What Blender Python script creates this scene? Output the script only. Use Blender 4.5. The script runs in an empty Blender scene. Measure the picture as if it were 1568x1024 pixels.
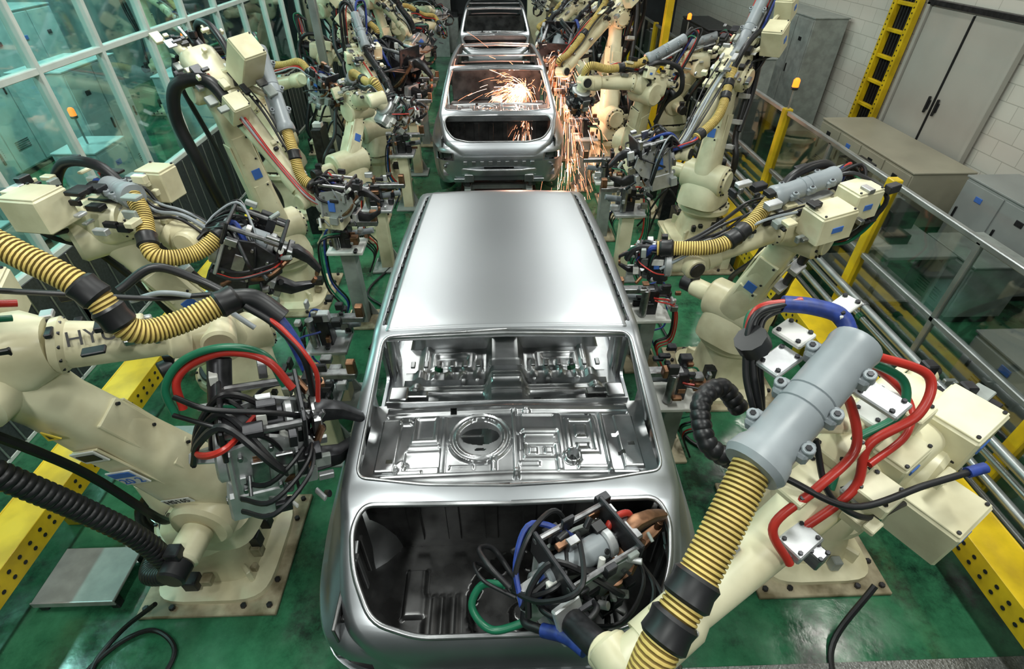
import bpy, bmesh, math, random
from mathutils import Vector as V, Matrix, noise
rnd = random.Random(7)
scene = bpy.context.scene
col = scene.collection

# ------------------------------------------------------------------ materials
def new_mat(name):
    m = bpy.data.materials.new(name); m.use_nodes = True
    nt = m.node_tree; b = nt.nodes['Principled BSDF']
    return m, nt, b
def setp(b, **k):
    for a, v in k.items():
        a = a.replace('_', ' ')
        if a in b.inputs: b.inputs[a].default_value = v
def pmat(name, c, rough=.5, metal=0., var=.15, scale=6., bump=0., c2=None, bscale=60., rvar=.12, coat=0.):
    m, nt, b = new_mat(name)
    setp(b, Roughness=rough, Metallic=metal)
    tc = nt.nodes.new('ShaderNodeTexCoord')
    n = nt.nodes.new('ShaderNodeTexNoise'); n.inputs['Scale'].default_value = scale; n.inputs['Detail'].default_value = 5
    nt.links.new(tc.outputs['Object'], n.inputs['Vector'])
    r = nt.nodes.new('ShaderNodeValToRGB')
    r.color_ramp.elements[0].position = .38; r.color_ramp.elements[1].position = .62
    if c2 is None: c2 = tuple(x*(1-var) for x in c)
    r.color_ramp.elements[0].color = (*c2, 1); r.color_ramp.elements[1].color = (*c, 1)
    nt.links.new(n.outputs['Fac'], r.inputs['Fac']); nt.links.new(r.outputs['Color'], b.inputs['Base Color'])
    mr = nt.nodes.new('ShaderNodeMapRange'); mr.inputs['To Min'].default_value = max(0, rough-rvar); mr.inputs['To Max'].default_value = min(1, rough+rvar)
    nt.links.new(n.outputs['Fac'], mr.inputs['Value']); nt.links.new(mr.outputs['Result'], b.inputs['Roughness'])
    if bump:
        n2 = nt.nodes.new('ShaderNodeTexNoise'); n2.inputs['Scale'].default_value = bscale
        nt.links.new(tc.outputs['Object'], n2.inputs['Vector'])
        bp = nt.nodes.new('ShaderNodeBump'); bp.inputs['Strength'].default_value = bump; bp.inputs['Distance'].default_value = .01
        nt.links.new(n2.outputs['Fac'], bp.inputs['Height']); nt.links.new(bp.outputs['Normal'], b.inputs['Normal'])
    return m
def emat(name, c, s):
    m, nt, b = new_mat(name)
    setp(b, Base_Color=(*c, 1), Emission_Color=(*c, 1), Emission_Strength=s); return m

CREAM = pmat('cream_paint', (.78, .74, .52), .34, 0, .1, 3.0, c2=(.56, .51, .33))
CREAMD = pmat('stained_cream_paint', (.50, .44, .30), .5, 0, .3, 5, c2=(.16, .13, .07))
BLACK = pmat('black_rubber', (.012, .012, .014), .42, 0, .4)
DARK = pmat('dark_machined_metal', (.045, .045, .05), .38, .6, .4, 20)
STEEL = pmat('machined_steel', (.38, .38, .39), .34, .95, .3, 25)
ALU = pmat('aluminium_plate', (.58, .59, .60), .42, .6, .2, 12)
WHITEP = pmat('white_plate', (.70, .70, .66), .45, 0, .1)
COPPER = pmat('copper', (.36, .19, .11), .4, .9, .4, 20)
GREY = pmat('grey_hose_housing', (.27, .30, .32), .42, 0, .15, 6)
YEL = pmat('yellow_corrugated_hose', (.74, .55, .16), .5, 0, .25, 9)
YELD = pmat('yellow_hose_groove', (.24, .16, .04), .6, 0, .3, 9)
RED = pmat('red_hose', (.46, .03, .02), .35, 0, .2)
GRN = pmat('green_hose', (.012, .15, .075), .35, 0, .2)
BLUE = pmat('blue_tape', (.02, .05, .27), .5, 0, .4, 30)
LABB = pmat('label_blue', (.06, .17, .55), .5)
LABY = pmat('label_yellow', (.8, .6, .05), .5)
INK = pmat('label_ink', (.02, .02, .02), .5)
SAFEY = pmat('safety_yellow_paint', (.78, .54, .012), .33, 0, .12, 4, c2=(.52, .35, .01))
SHEET = pmat('galvanised_sheet', (.40, .42, .44), .34, .95, .07, 2.5, rvar=.05)
ROOFM = pmat('roof_sheet', (.37, .385, .40), .37, .95, .03, 1.2, rvar=.03)
SHEETI = pmat('pressed_sheet_inner', (.46, .47, .48), .31, .93, .25, 7, rvar=.09)
SHEETD = pmat('inner_sheet_dark', (.15, .15, .15), .30, .88, .45, 6, rvar=.12)  # darker sheet tone for the trunk and other inner parts
GREYP = pmat('grey_fixture_paint', (.32, .35, .33), .45, .1, .25, 8)
CONDUIT = pmat('galvanised_pipe', (.40, .42, .42), .38, .8, .2, 5)
DOORM = pmat('door_paint', (.40, .39, .35), .45, 0, .06, 2)
BENCHM = pmat('bench_paint', (.36, .34, .26), .5, 0, .15, 2)
OFFW = pmat('offwhite_cabinet_paint', (.28, .30, .29), .5, 0, .15, 2)
FRAMEW = pmat('window_frame_paint', (.56, .62, .58), .4, 0, .1)
TEALP = pmat('pale_cabinet_paint', (.46, .56, .56), .4, 0, .15)
ORANGE = emat('beacon_orange', (1., .16, .01), 3.2)
LAMPM = emat('lamp_tube', (.95, 1., .97), 5)
SPARK = emat('spark_glow', (1., .36, .18), 3)
SPARKW = emat('spark_core', (1., .62, .44), 10)
DARKW = pmat('dark_backdrop_paint', (.04, .045, .05), .7, 0, .4, 2)
CEILM = pmat('ceiling_panel_paint', (.11, .12, .12), .7, 0, .4, 2)

def glass(name, tint, refl):
    m = bpy.data.materials.new(name); m.use_nodes = True; nt = m.node_tree; nt.nodes.clear()
    o = nt.nodes.new('ShaderNodeOutputMaterial'); mx = nt.nodes.new('ShaderNodeMixShader')
    t = nt.nodes.new('ShaderNodeBsdfTransparent'); t.inputs[0].default_value = (*tint, 1)
    g = nt.nodes.new('ShaderNodeBsdfGlossy'); g.inputs['Roughness'].default_value = .04
    lw = nt.nodes.new('ShaderNodeLayerWeight'); lw.inputs['Blend'].default_value = refl
    nt.links.new(lw.outputs['Facing'], mx.inputs[0]); nt.links.new(t.outputs[0], mx.inputs[1]); nt.links.new(g.outputs[0], mx.inputs[2])
    nt.links.new(mx.outputs[0], o.inputs[0]); return m
GLASS = glass('window_glass', (.84, .95, .93), .22)
POLY = glass('polycarbonate', (.70, .73, .72), .22)

def floor_mat():
    m, nt, b = new_mat('green_epoxy_floor')
    tc = nt.nodes.new('ShaderNodeTexCoord')
    n = nt.nodes.new('ShaderNodeTexNoise'); n.inputs['Scale'].default_value = 1.5; n.inputs['Detail'].default_value = 12; n.inputs['Roughness'].default_value = .75
    nt.links.new(tc.outputs['Object'], n.inputs['Vector'])
    r = nt.nodes.new('ShaderNodeValToRGB'); e = r.color_ramp.elements
    e[0].position = .38; e[0].color = (.009, .028, .018, 1); e[1].position = .5; e[1].color = (.028, .135, .066, 1)
    x = e.new(.7); x.color = (.055, .23, .115, 1)
    nt.links.new(n.outputs['Fac'], r.inputs['Fac']); nt.links.new(r.outputs['Color'], b.inputs['Base Color'])
    n2 = nt.nodes.new('ShaderNodeTexNoise'); n2.inputs['Scale'].default_value = 5; n2.inputs['Detail'].default_value = 6
    nt.links.new(tc.outputs['Object'], n2.inputs['Vector'])
    mr = nt.nodes.new('ShaderNodeMapRange'); mr.inputs['From Min'].default_value = .3; mr.inputs['From Max'].default_value = .7
    mr.inputs['To Min'].default_value = .06; mr.inputs['To Max'].default_value = .30
    nt.links.new(n2.outputs['Fac'], mr.inputs['Value']); nt.links.new(mr.outputs['Result'], b.inputs['Roughness'])
    bp = nt.nodes.new('ShaderNodeBump'); bp.inputs['Strength'].default_value = .18; bp.inputs['Distance'].default_value = .02
    nt.links.new(n2.outputs['Fac'], bp.inputs['Height']); nt.links.new(bp.outputs['Normal'], b.inputs['Normal'])
    return m
FLOORM = floor_mat()
def siding_mat():
    m, nt, b = new_mat('white_block_wall')
    tc = nt.nodes.new('ShaderNodeTexCoord')
    sp = nt.nodes.new('ShaderNodeSeparateXYZ'); cb = nt.nodes.new('ShaderNodeCombineXYZ')
    nt.links.new(tc.outputs['Object'], sp.inputs[0]); nt.links.new(sp.outputs['Y'], cb.inputs['X']); nt.links.new(sp.outputs['Z'], cb.inputs['Y'])
    br = nt.nodes.new('ShaderNodeTexBrick'); br.inputs['Scale'].default_value = 1
    br.inputs['Brick Width'].default_value = .4; br.inputs['Row Height'].default_value = .2; br.inputs['Mortar Size'].default_value = .005
    br.inputs['Color1'].default_value = (.60, .58, .52, 1); br.inputs['Color2'].default_value = (.57, .55, .49, 1); br.inputs['Mortar'].default_value = (.38, .37, .32, 1)
    nt.links.new(cb.outputs[0], br.inputs['Vector']); nt.links.new(br.outputs['Color'], b.inputs['Base Color'])
    setp(b, Roughness=.6); return m
WALLW = siding_mat()
TREAD = pmat('tread_plate', (.30, .31, .30), .4, .8, .3, 60, bump=.6, bscale=70)

# ------------------------------------------------------------------ mesh builder
def rot_to(d, hint=None):
    z = V(d).normalized(); h = V(hint) if hint is not None else V((0, 0, 1))
    if abs(z.dot(h.normalized())) > .98: h = V((1, 0, 0)) if abs(z.x) < .9 else V((0, 1, 0))
    x = (h - z*h.dot(z)).normalized(); y = z.cross(x)
    return Matrix((x, y, z)).transposed()
def frame(p, d, hint=None):
    return Matrix.Translation(V(p)) @ rot_to(d, hint).to_4x4()
def spline(pts, res=8):
    pts = [V(p) for p in pts]; out = []
    if len(pts) == 2: return pts
    P = [pts[0]*2-pts[1]] + pts + [pts[-1]*2-pts[-2]]
    for i in range(1, len(P)-2):
        a, b, c, d = P[i-1], P[i], P[i+1], P[i+2]
        for k in range(res):
            t = k/res
            out.append(.5*((2*b)+(-a+c)*t+(2*a-5*b+4*c-d)*t*t+(-a+3*b-3*c+d)*t**3))
    out.append(pts[-1]); return out
class MB:
    def __init__(s): s.v = []; s.f = []; s.m = []; s.s = []; s.mats = []; s.M = Matrix.Identity(4)
    def mi(s, m):
        if m not in s.mats: s.mats.append(m)
        return s.mats.index(m)
    def add(s, vs, fs, mat, sm=False):
        o = len(s.v); M = s.M
        s.v.extend([M @ V(p) for p in vs]); k = s.mi(mat)
        for f in fs: s.f.append([i+o for i in f]); s.m.append(k); s.s.append(sm)
    def box(s, c, size, mat, R=None, ch=.006):
        hx, hy, hz = [x/2 for x in size]; ch = min(ch, hx*.45, hy*.45, hz*.45)
        vs = []; idx = {}
        for sx in (-1, 1):
            for sy in (-1, 1):
                for sz in (-1, 1):
                    for a in range(3):
                        q = [hx-ch, hy-ch, hz-ch]; q[a] += ch
                        idx[(sx, sy, sz, a)] = len(vs); vs.append(V((sx*q[0], sy*q[1], sz*q[2])))
        fs = []
        for a in range(3):
            b, c2 = (a+1) % 3, (a+2) % 3
            for sg in (-1, 1):
                L = []
                for (u, w) in ((-1, -1), (1, -1), (1, 1), (-1, 1)):
                    k = [0, 0, 0]; k[a] = sg; k[b] = u; k[c2] = w; L.append(idx[(*k, a)])
                fs.append(L if sg > 0 else L[::-1])
            for u in (-1, 1):
                for w in (-1, 1):
                    k0 = [0, 0, 0]; k1 = [0, 0, 0]; k0[a] = -1; k1[a] = 1; k0[b] = k1[b] = u; k0[c2] = k1[c2] = w
                    L = [idx[(*k0, b)], idx[(*k1, b)], idx[(*k1, c2)], idx[(*k0, c2)]]
                    fs.append(L[::-1] if u*w > 0 else L)
        for sx in (-1, 1):
            for sy in (-1, 1):
                for sz in (-1, 1):
                    L = [idx[(sx, sy, sz, a)] for a in range(3)]; fs.append(L if sx*sy*sz > 0 else L[::-1])
        T = Matrix.Translation(V(c))
        if R is not None: T = T @ (R.to_4x4() if len(R) == 3 else R)
        s.add([T @ p for p in vs], fs, mat)
    def rings(s, rs, mat, sm=True, caps=True, closed=False, mats=None):
        n = len(rs[0]); vs = [p for r in rs for p in r]; N = len(rs)
        def q(i): 
            j = (i+1) % N
            return [[i*n+k, i*n+(k+1) % n, j*n+(k+1) % n, j*n+k] for k in range(n)]
        if mats is None:
            fs = []
            for i in range(N if closed else N-1): fs += q(i)
            s.add(vs, fs, mat, sm)
        else:
            o = len(s.v); s.v.extend([s.M @ V(p) for p in vs])
            for i in range(N-1):
                k = s.mi(mats[i % len(mats)])
                for f in q(i): s.f.append([a+o for a in f]); s.m.append(k); s.s.append(sm)
        if caps and not closed:
            s.add(rs[0], [list(range(n))[::-1]], mat); s.add(rs[-1], [list(range(n))], mat)
    def lathe(s, p0, d, prof, mat, n=18, sm=True):
        R = rot_to(d); p0 = V(p0); rs = []
        for (t, r) in prof:
            rs.append([p0 + R @ V((r*math.cos(2*math.pi*k/n), r*math.sin(2*math.pi*k/n), t)) for k in range(n)])
        s.rings(rs, mat, sm)
    def cyl(s, p0, p1, r, mat, r1=None, n=16, ch=None):
        p0 = V(p0); p1 = V(p1); L = (p1-p0).length
        if L < 1e-6: return
        r1 = r if r1 is None else r1
        ch = min(r*.15, L*.2) if ch is None else ch
        s.lathe(p0, p1-p0, [(0, r-ch), (ch, r), (L-ch, r1), (L, r1-ch)], mat, n)
    def tube(s, pts, r, mat, n=8, res=7, closed=False, raw=False):
        P = [V(p) for p in pts] if raw else spline(pts, res)
        s.sweep(P, lambda i, l: r, mat, n, closed)
    def sweep(s, P, rf, mat, n, closed=False, mats=None):
        N = len(P); rs = []; up = None; l = 0
        for i in range(N):
            if closed: t = P[(i+1) % N]-P[i-1]
            else: t = P[min(i+1, N-1)]-P[max(i-1, 0)]
            if t.length < 1e-9: t = V((0, 0, 1))
            t.normalize()
            if up is None:
                up = t.orthogonal().normalized()
            else:
                up = (up-t*up.dot(t)); up = up.normalized() if up.length > 1e-6 else t.orthogonal().normalized()
            b = t.cross(up)
            if i: l += (P[i]-P[i-1]).length
            r = rf(i, l)
            rs.append([P[i]+up*(r*math.cos(2*math.pi*k/n))+b*(r*math.sin(2*math.pi*k/n)) for k in range(n)])
        s.rings(rs, mat, True, not closed, closed, mats)
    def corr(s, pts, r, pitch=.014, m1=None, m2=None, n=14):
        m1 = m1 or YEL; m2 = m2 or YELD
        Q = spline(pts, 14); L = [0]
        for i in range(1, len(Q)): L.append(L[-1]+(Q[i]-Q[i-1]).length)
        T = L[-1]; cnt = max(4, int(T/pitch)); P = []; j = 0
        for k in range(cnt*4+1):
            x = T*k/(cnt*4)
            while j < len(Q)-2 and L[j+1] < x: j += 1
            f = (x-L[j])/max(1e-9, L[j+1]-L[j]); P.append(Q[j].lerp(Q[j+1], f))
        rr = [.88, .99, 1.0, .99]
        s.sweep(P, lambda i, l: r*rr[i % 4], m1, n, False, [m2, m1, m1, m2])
    def loft(s, secs, mat, n=20, sm=True):
        rs = []
        for (c, ux, uy, a, b, e) in secs:
            c = V(c); L = []
            for k in range(n):
                t = 2*math.pi*(k+.5)/n; ct, st = math.cos(t), math.sin(t)
                L.append(c+V(ux)*(a*math.copysign(abs(ct)**(2/e), ct))+V(uy)*(b*math.copysign(abs(st)**(2/e), st)))
            rs.append(L)
        s.rings(rs, mat, sm)
    def prism(s, poly, h, mat, M=None):
        M = M or Matrix.Identity(4); n = len(poly)
        vs = [M @ V((x, y, -h/2)) for x, y in poly]+[M @ V((x, y, h/2)) for x, y in poly]
        s.add(vs, [list(range(n))[::-1], list(range(n, 2*n))]+[[k, (k+1) % n, n+(k+1) % n, n+k] for k in range(n)], mat)
    def build(s, name, parent=None, sharp=38, merge=False):
        me = bpy.data.meshes.new(name); me.from_pydata([tuple(p) for p in s.v], [], s.f)
        for m in s.mats: me.materials.append(m)
        me.polygons.foreach_set('material_index', s.m); me.polygons.foreach_set('use_smooth', [bool(x) for x in s.s])
        bm = bmesh.new(); bm.from_mesh(me)
        lim = math.radians(sharp)
        for e in bm.edges:
            if len(e.link_faces) == 2 and e.calc_face_angle(0) > lim: e.smooth = False
        bm.to_mesh(me); bm.free()
        o = bpy.data.objects.new(name, me); col.objects.link(o)
        if parent: o.parent = parent
        return o
def empty(name, loc=(0, 0, 0)):
    e = bpy.data.objects.new(name, None); e.empty_display_size = .2; e.location = loc; col.objects.link(e)
    bpy.context.view_layer.update(); return e
def attach(o, e):
    o.parent = e; o.matrix_parent_inverse = Matrix.Translation(-e.location)
def text(body, M, size, mat, parent, name='label', al='CENTER'):
    c = bpy.data.curves.new(name, 'FONT'); c.body = body; c.size = size; c.extrude = .001; c.align_x = al; c.align_y = 'CENTER'
    c.materials.append(mat); o = bpy.data.objects.new(name, c); col.objects.link(o); o.parent = parent
    o.matrix_parent_inverse = Matrix.Translation(-parent.location); o.matrix_basis = M

# ------------------------------------------------------------------ weld gun
def bolts(mb, c, R, rad, cnt, r=.008, mat=None):
    for k in range(cnt):
        a = 2*math.pi*k/cnt; p = V(c)+R @ V((rad*math.cos(a), rad*math.sin(a), 0))
        mb.cyl(p, p+R @ V((0, 0, .012)), r, mat or STEEL, n=6)
def gun(mb, wr, tip, up, rn, style=0, w=1.15, dense=26, loops=12):
    wr = V(wr); tip = V(tip); L = (tip-wr).length; k = L/.62
    mb.M = frame(wr, tip-wr, up) @ Matrix.Diagonal((w, w, 1, 1))      # local z -> tip, x -> up
    mb.cyl((0, 0, -.02), (0, 0, .03), .085, ALU, n=20)
    mb.box((0, 0, .04*k), (.2*k, .22*k, .02), ALU)
    body = [ALU, DARK, GREYP, GREYP][style % 4]
    mb.box((0, 0, .17*k), (.17*k, .15*k, .22*k), DARK, ch=.01)
    for sg in (-1, 1):
        poly = [(-.11, .03), (.10, .03), (.13, .2), (.09, .36), (.02, .4), (-.06, .34), (-.12, .22)]
        M = Matrix(((1, 0, 0, 0), (0, 0, 1, sg*.088*k), (0, 1, 0, 0), (0, 0, 0, 1)))
        mb.prism([(x*k, y*k) for x, y in poly], .014, body, M)
        for (bx, bz) in ((-.07, .08), (.07, .08), (.09, .2), (.0, .34), (-.08, .22), (.05, .3)):
            mb.cyl((bx*k, sg*.094*k, bz*k), (bx*k, sg*.108*k, bz*k), .011*k, STEEL, n=6)
        mb.box((0, sg*.1*k, .15*k), (.09*k, .012, .07*k), [LABB, DARK, STEEL][rn.randrange(3)])
    mb.box((-.15*k, 0, .12*k), (.13*k, .2*k, .24*k), [ALU, DARK, CREAM, ALU][style % 4], ch=.012)
    mb.box((-.22*k, 0, .12*k), (.012*k, .14*k, .18*k), ALU)
    for i in range(4): mb.box((-.23*k, 0, (.06+.04*i)*k), (.01*k, .12*k, .012*k), DARK)
    mb.cyl((.1*k, 0, .0), (.1*k, 0, .27*k), .05*k, GREY if style % 2 else DARK, n=18)
    mb.cyl((.1*k, 0, .27*k), (.1*k, 0, .31*k), .056*k, ALU, n=18)
    mb.cyl((.1*k, 0, .31*k), (.1*k, 0, .40*k), .02*k, STEEL, n=12)
    for (fx2, fy2) in ((.17, .1), (.17, -.1)):
        mb.cyl((fx2*k, fy2*k, .02), (fx2*k, fy2*k, .34*k), .012*k, STEEL, n=8)
    mb.box((.14*k, 0, .34*k), (.12*k, .24*k, .02), DARK); mb.box((.14*k, 0, .03*k), (.12*k, .24*k, .02), DARK)
    arm = COPPER if style % 4 == 3 else DARK
    sec = lambda c, a, b: (V(c)*k, V((1, 0, 0)), V((0, 1, 0)), a*k*.8, b*k*.7, 5)
    mb.loft([sec((.09, 0, .38), .045, .045), sec((.11, 0, .44), .038, .04), sec((.095, 0, .52), .03, .034), sec((.06, 0, .59), .024, .028), sec((.045, 0, .62), .018, .02)], arm, 12)
    mb.loft([sec((-.08, 0, .30), .06, .055), sec((-.11, 0, .4), .045, .045), sec((-.11, 0, .5), .036, .04), sec((-.06, 0, .59), .026, .03), sec((-.045, 0, .62), .018, .02)], arm, 12)
    mb.cyl(V((.05, 0, .6))*k, V((.012, 0, .61))*k, .014*k, COPPER, n=10)
    mb.cyl(V((-.05, 0, .6))*k, V((-.006, 0, .61))*k, .014*k, COPPER, n=10)
    mb.box(V((.09, 0, .40))*k, (.08*k, .12*k, .04*k), STEEL); mb.box(V((-.1, 0, .36))*k, (.08*k, .14*k, .05*k), ALU)
    mb.tube([V((-.1, .07, .2))*k, V((-.02, .1, .33))*k, V((.1, .06, .42))*k], .015*k, COPPER, 8)
    for i in range(dense):
        c = V((rn.uniform(-.22, .2), rn.choice((-1, 1))*rn.uniform(.03, .15), rn.uniform(.0, .45)))*k
        mt = rn.choice((DARK, STEEL, ALU, DARK, COPPER, BLACK, DARK, GREYP, STEEL, WHITEP))
        if rn.random() < .5: mb.box(c, (rn.uniform(.02, .07), rn.uniform(.015, .05), rn.uniform(.02, .08)), mt, ch=.003)
        else:
            d = V((rn.uniform(-1, 1), rn.uniform(-1, 1), rn.uniform(-1, 1))).normalized()*rn.uniform(.03, .07)
            mb.cyl(c, c+d, rn.uniform(.006, .018), mt, n=10)
    for i, (mt, r) in enumerate(((RED, .010), (GRN, .010), (BLACK, .012), (BLACK, .013), (BLUE, .011), (BLACK, .009), (BLACK, .007), (BLACK, .006), (GREY, .007), (BLACK, .008), (BLACK, .010), (BLACK, .006))[:loops]):
        if i in (0, 1, 4) and rn.random() < .4: mt = BLACK
        y = rn.uniform(-.12, .12); h = rn.uniform(.12, .22); sd = rn.uniform(-.16, .16)
        mb.tube([V((-.08+y*.5, y, .25))*k, V((.02+h*.5, y*1.5+sd*.5, .2))*k, V((h, sd, .05))*k, V((h*.6, sd*.6, -.06))*k, V((.03, y*.5, -.1))*k], r*k, mt, 7, 6)
    for i in range(4):
        y = rn.uniform(-.1, .1); c = rn.choice((-1, 1))
        mb.tube([V((.05, y, .38))*k, V((.08, y+.16*c, .33))*k, V((.02, y+.22*c, .18))*k, V((-.06, y+.12*c, .06))*k], .008*k, rn.choice((BLACK, BLACK, RED, BLACK)), 7, 6)
    mb.M = Matrix.Identity(4)

# ------------------------------------------------------------------ robot
def robot(base, sh, el, wr, tip, seed=0, stand=0., style=0, hose=None, gtube=None, boxes=None, label=None, tipup=None, flip=1, hr=.045, gs=None, gw=1.15, tk=.86, extra=(), hcol=None, clutter=26, gen=True, ek=1., plates=(), loops=12):
    rn = random.Random(seed); B = V((*base, 0)); sh = V(sh); el = V(el); wr = V(wr); tip = V(tip)
    root = empty('welding_robot', B)
    mb = MB(); up = V((0, 0, 1))
    mb.box(B+V((0, 0, .015)), (.86, .86, .03), CREAMD)
    for sx in (-1, 1):
        for sy in (-1, 1):
            for q in ((.38, .38), (.38, .22), (.22, .38)):
                mb.cyl(B+V((sx*q[0], sy*q[1], .03)), B+V((sx*q[0], sy*q[1], .055)), .018, DARK, n=6)
    z0 = .03
    if stand > 0:
        for sx in (-1, 1):
            for sy in (-1, 1): mb.box(B+V((sx*.3, sy*.3, .03+stand/2)), (.1, .1, stand), CREAM)
        mb.box(B+V((0, 0, .03+stand-.02)), (.76, .76, .05), CREAM); z0 += stand
    X = V((1, 0, 0)); Y = V((0, 1, 0))
    zs = sh.z
    zc = max(z0+.24, zs-.42)
    mb.loft([(B+V((0, 0, z0)), X, Y, .36, .36, 5), (B+V((0, 0, z0+.04)), X, Y, .36, .36, 5), (B+V((0, 0, z0+.06)), X, Y, .25, .25, 4), (B+V((0, 0, zc-.05)), X, Y, .21, .21, 2.6), (B+V((0, 0, zc)), X, Y, .27, .27, 2)], CREAM, 28)
    for sx in (-1, 1):
        for sy in (-1, 1):
            d = V((sx, sy, 0)).normalized()
            mb.box(B+d*.27+V((0, 0, z0+.09)), (.03, .16, .14), CREAM, R=Matrix.Rotation(math.atan2(sy, sx)+math.pi/2, 3, 'Z'))
    for i in range(8):
        a = rn.uniform(0, 6.28); q = B+V((.29*math.cos(a), .29*math.sin(a), z0+rn.uniform(.06, .3)))
        mb.box(q, (rn.uniform(.04, .1),)*2+(rn.uniform(.04, .12),), rn.choice((DARK, BLACK, GREYP, CREAMD)))
    f = wr-B; f.z = 0; f.normalize(); sd = V((-f.y, f.x, 0))*flip
    Bs = V((B.x, B.y, 0))
    mb.cyl(Bs+up*zc, Bs+up*(zc+.09), .29, CREAM, n=32)
    mb.cyl(Bs+up*(zc+.09), Bs+up*(zc+.12), .25, DARK, n=32)
    bolts(mb, Bs+up*(zc+.09), Matrix.Identity(3), .272, 16, .011, DARK)
    cen = (V((sh.x, sh.y, 0))+Bs)/2
    mb.loft([(cen+up*(zc+.12), f, sd, .28, .24, 4), (cen+up*(zc+.2), f, sd, .27, .24, 4), (V((sh.x, sh.y, 0))+up*(zs-.1), f, sd, .18, .22, 3.5), (V((sh.x, sh.y, 0))+up*(zs+.0), f, sd, .14, .21, 3)], CREAM, 24)
    bk = Bs-f*.22+up*(zc+.24)
    mb.cyl(bk-up*.12, bk+up*.18, .085, CREAM, n=20); mb.cyl(bk+up*.18, bk+up*.28, .065, DARK, n=16)
    mb.box(bk+sd*.14, (.14, .1, .2), DARK)
    mb.cyl(sh-sd*.24, sh+sd*.24, .165, CREAM, n=28, ch=.02)
    mb.cyl(sh+sd*.24, sh+sd*.27, .12, CREAM, n=24); mb.cyl(sh-sd*.24, sh-sd*.42, .08, CREAM, n=20); mb.cyl(sh-sd*.42, sh-sd*.52, .07, BLACK, n=16)
    mb.box(sh-sd*.42+up*.08, (.07, .07, .07), DARK)
    bolts(mb, sh+sd*.242, rot_to(sd), .142, 12, .012, DARK)
    # lower arm
    d = (el-sh); Ln = d.length; d.normalize(); n2 = d.cross(sd).normalized(); s2 = n2.cross(d)
    def S(t, a, b, e=3.2, off=0): return (sh+d*(Ln*t)+n2*off, s2, n2, a*tk, b*tk, e)
    mb.loft([S(-.08, .12, .15), S(.05, .145, .195), S(.18, .14, .185), S(.5, .12, .15), S(.82, .105, .12), S(.97, .12, .13), S(1.06, .09, .10)], CREAM, 28)
    for sg in (-1, 1):
        for q in (.3, .62):
            mb.box(sh+d*(Ln*q)+n2*sg*(.172-.07*q)*tk, (.02, .15, .24), CREAM, R=Matrix((n2, s2, d)).transposed(), ch=.009)
            for cc in (-1, 1): mb.cyl(sh+d*(Ln*q+cc*.1)+n2*sg*(.172-.07*q)*tk+s2*.05, sh+d*(Ln*q+cc*.1)+n2*sg*(.195-.07*q)*tk+s2*.05, .009, DARK, n=6)
        mb.box(sh+d*(Ln*.45)+s2*sg*.122*tk, (.14, .012, .4*Ln), CREAM, R=Matrix((n2, s2, d)).transposed())
    mb.box(sh+d*(Ln*.75)+n2*.13*tk, (.006, .12, .04), DARK, R=Matrix((n2, s2, d)).transposed())
    if not label: mb.box(sh+d*(Ln*.46)-n2*.165*tk, (.006, .08, .09), LABB, R=Matrix((n2, s2, d)).transposed())
    # elbow
    g = (wr-el); Lf = g.length; g.normalize()
    mb.cyl(el-sd*.18*ek, el+sd*.18*ek, .135*ek, CREAM, n=26, ch=.02); bolts(mb, el+sd*.18*ek, rot_to(sd), .112*ek, 10, .010, DARK)
    mb.cyl(el+sd*.18*ek, el+sd*.21*ek, .09, CREAM, n=24)
    u2 = g.cross(sd).normalized()
    if u2.z < 0: u2 = -u2
    s3 = u2.cross(g)
    ec = el+u2*.09
    mb.loft([(ec-g*.20*ek, s3, u2, .13*ek, .115*ek, 4), (ec-g*.16*ek, s3, u2, .15*ek, .13*ek, 4), (ec+g*.12, s3, u2, .14*ek, .13*ek, 4), (ec+g*.2, s3, u2, .11*ek, .11*ek, 2.2)], CREAM, 24)
    for (a, b) in ((-.07, .045), (.07, .045), (0, -.055)):
        p = ec+s3*a+u2*b-g*.2*ek
        mb.cyl(p, p-g*.13, .047, CREAM if rn.random() < .5 else DARK, n=16); mb.cyl(p-g*.13, p-g*.17, .036, BLACK, n=12)
        mb.box(p-g*.1+u2*.055, (.05, .05, .05), DARK)
    w0 = ec+g*.2; wE = wr-g*.1; D = wE-w0; q = .86*ek
    R3 = [(0, .125*q), (.03, .135*q), (.05, .112*q), (.5*D.length, .095*q), (D.length*.8, .08*q), (D.length*.84, .10*q), (D.length, .10*q)]
    mb.lathe(w0, D, R3, CREAM, 26)
    bolts(mb, w0+D.normalized()*.03, rot_to(D), .122*q, 12, .008, DARK)
    for i in range(6 if gen else 9):
        a = rn.uniform(-.09, .09); p = w0+D*rn.uniform(.4, .95)+s3*a+u2*math.sqrt(max(0, .0088-a*a))
        mb.box(p, (rn.uniform(.02, .06), rn.uniform(.02, .08), .03), rn.choice((DARK, ALU, CREAM, STEEL)), R=Matrix((g, s3, u2)).transposed())
    mb.loft([(wE-g*.05, s3, u2, .07, .08, 3), (wE+g*.06, s3, u2, .075, .08, 3), (wr+g*.03, s3, u2, .055, .06, 2.5)], CREAM, 18)
    mb.cyl(wr-s3*.095, wr+s3*.095, .072, CREAM, n=24, ch=.012); mb.cyl(wr+s3*.095, wr+s3*.11, .05, DARK, n=18)
    g0 = V(gs) if gs else wr+(tip-wr).normalized()*.12
    t = (g0-wr).normalized()
    mb.cyl(wr, wr+t*.11, .066, CREAM, n=20)
    if gs:
        mb.cyl(wr+t*.11, g0, .05, DARK, n=18); mb.box(wr.lerp(g0, .6), (.16, .12, .03), ALU, R=rot_to(t)); mb.box(g0, (.16, .2, .05), ALU, R=rot_to(t))
    attach(mb.build('robot_arm'), root)
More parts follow.
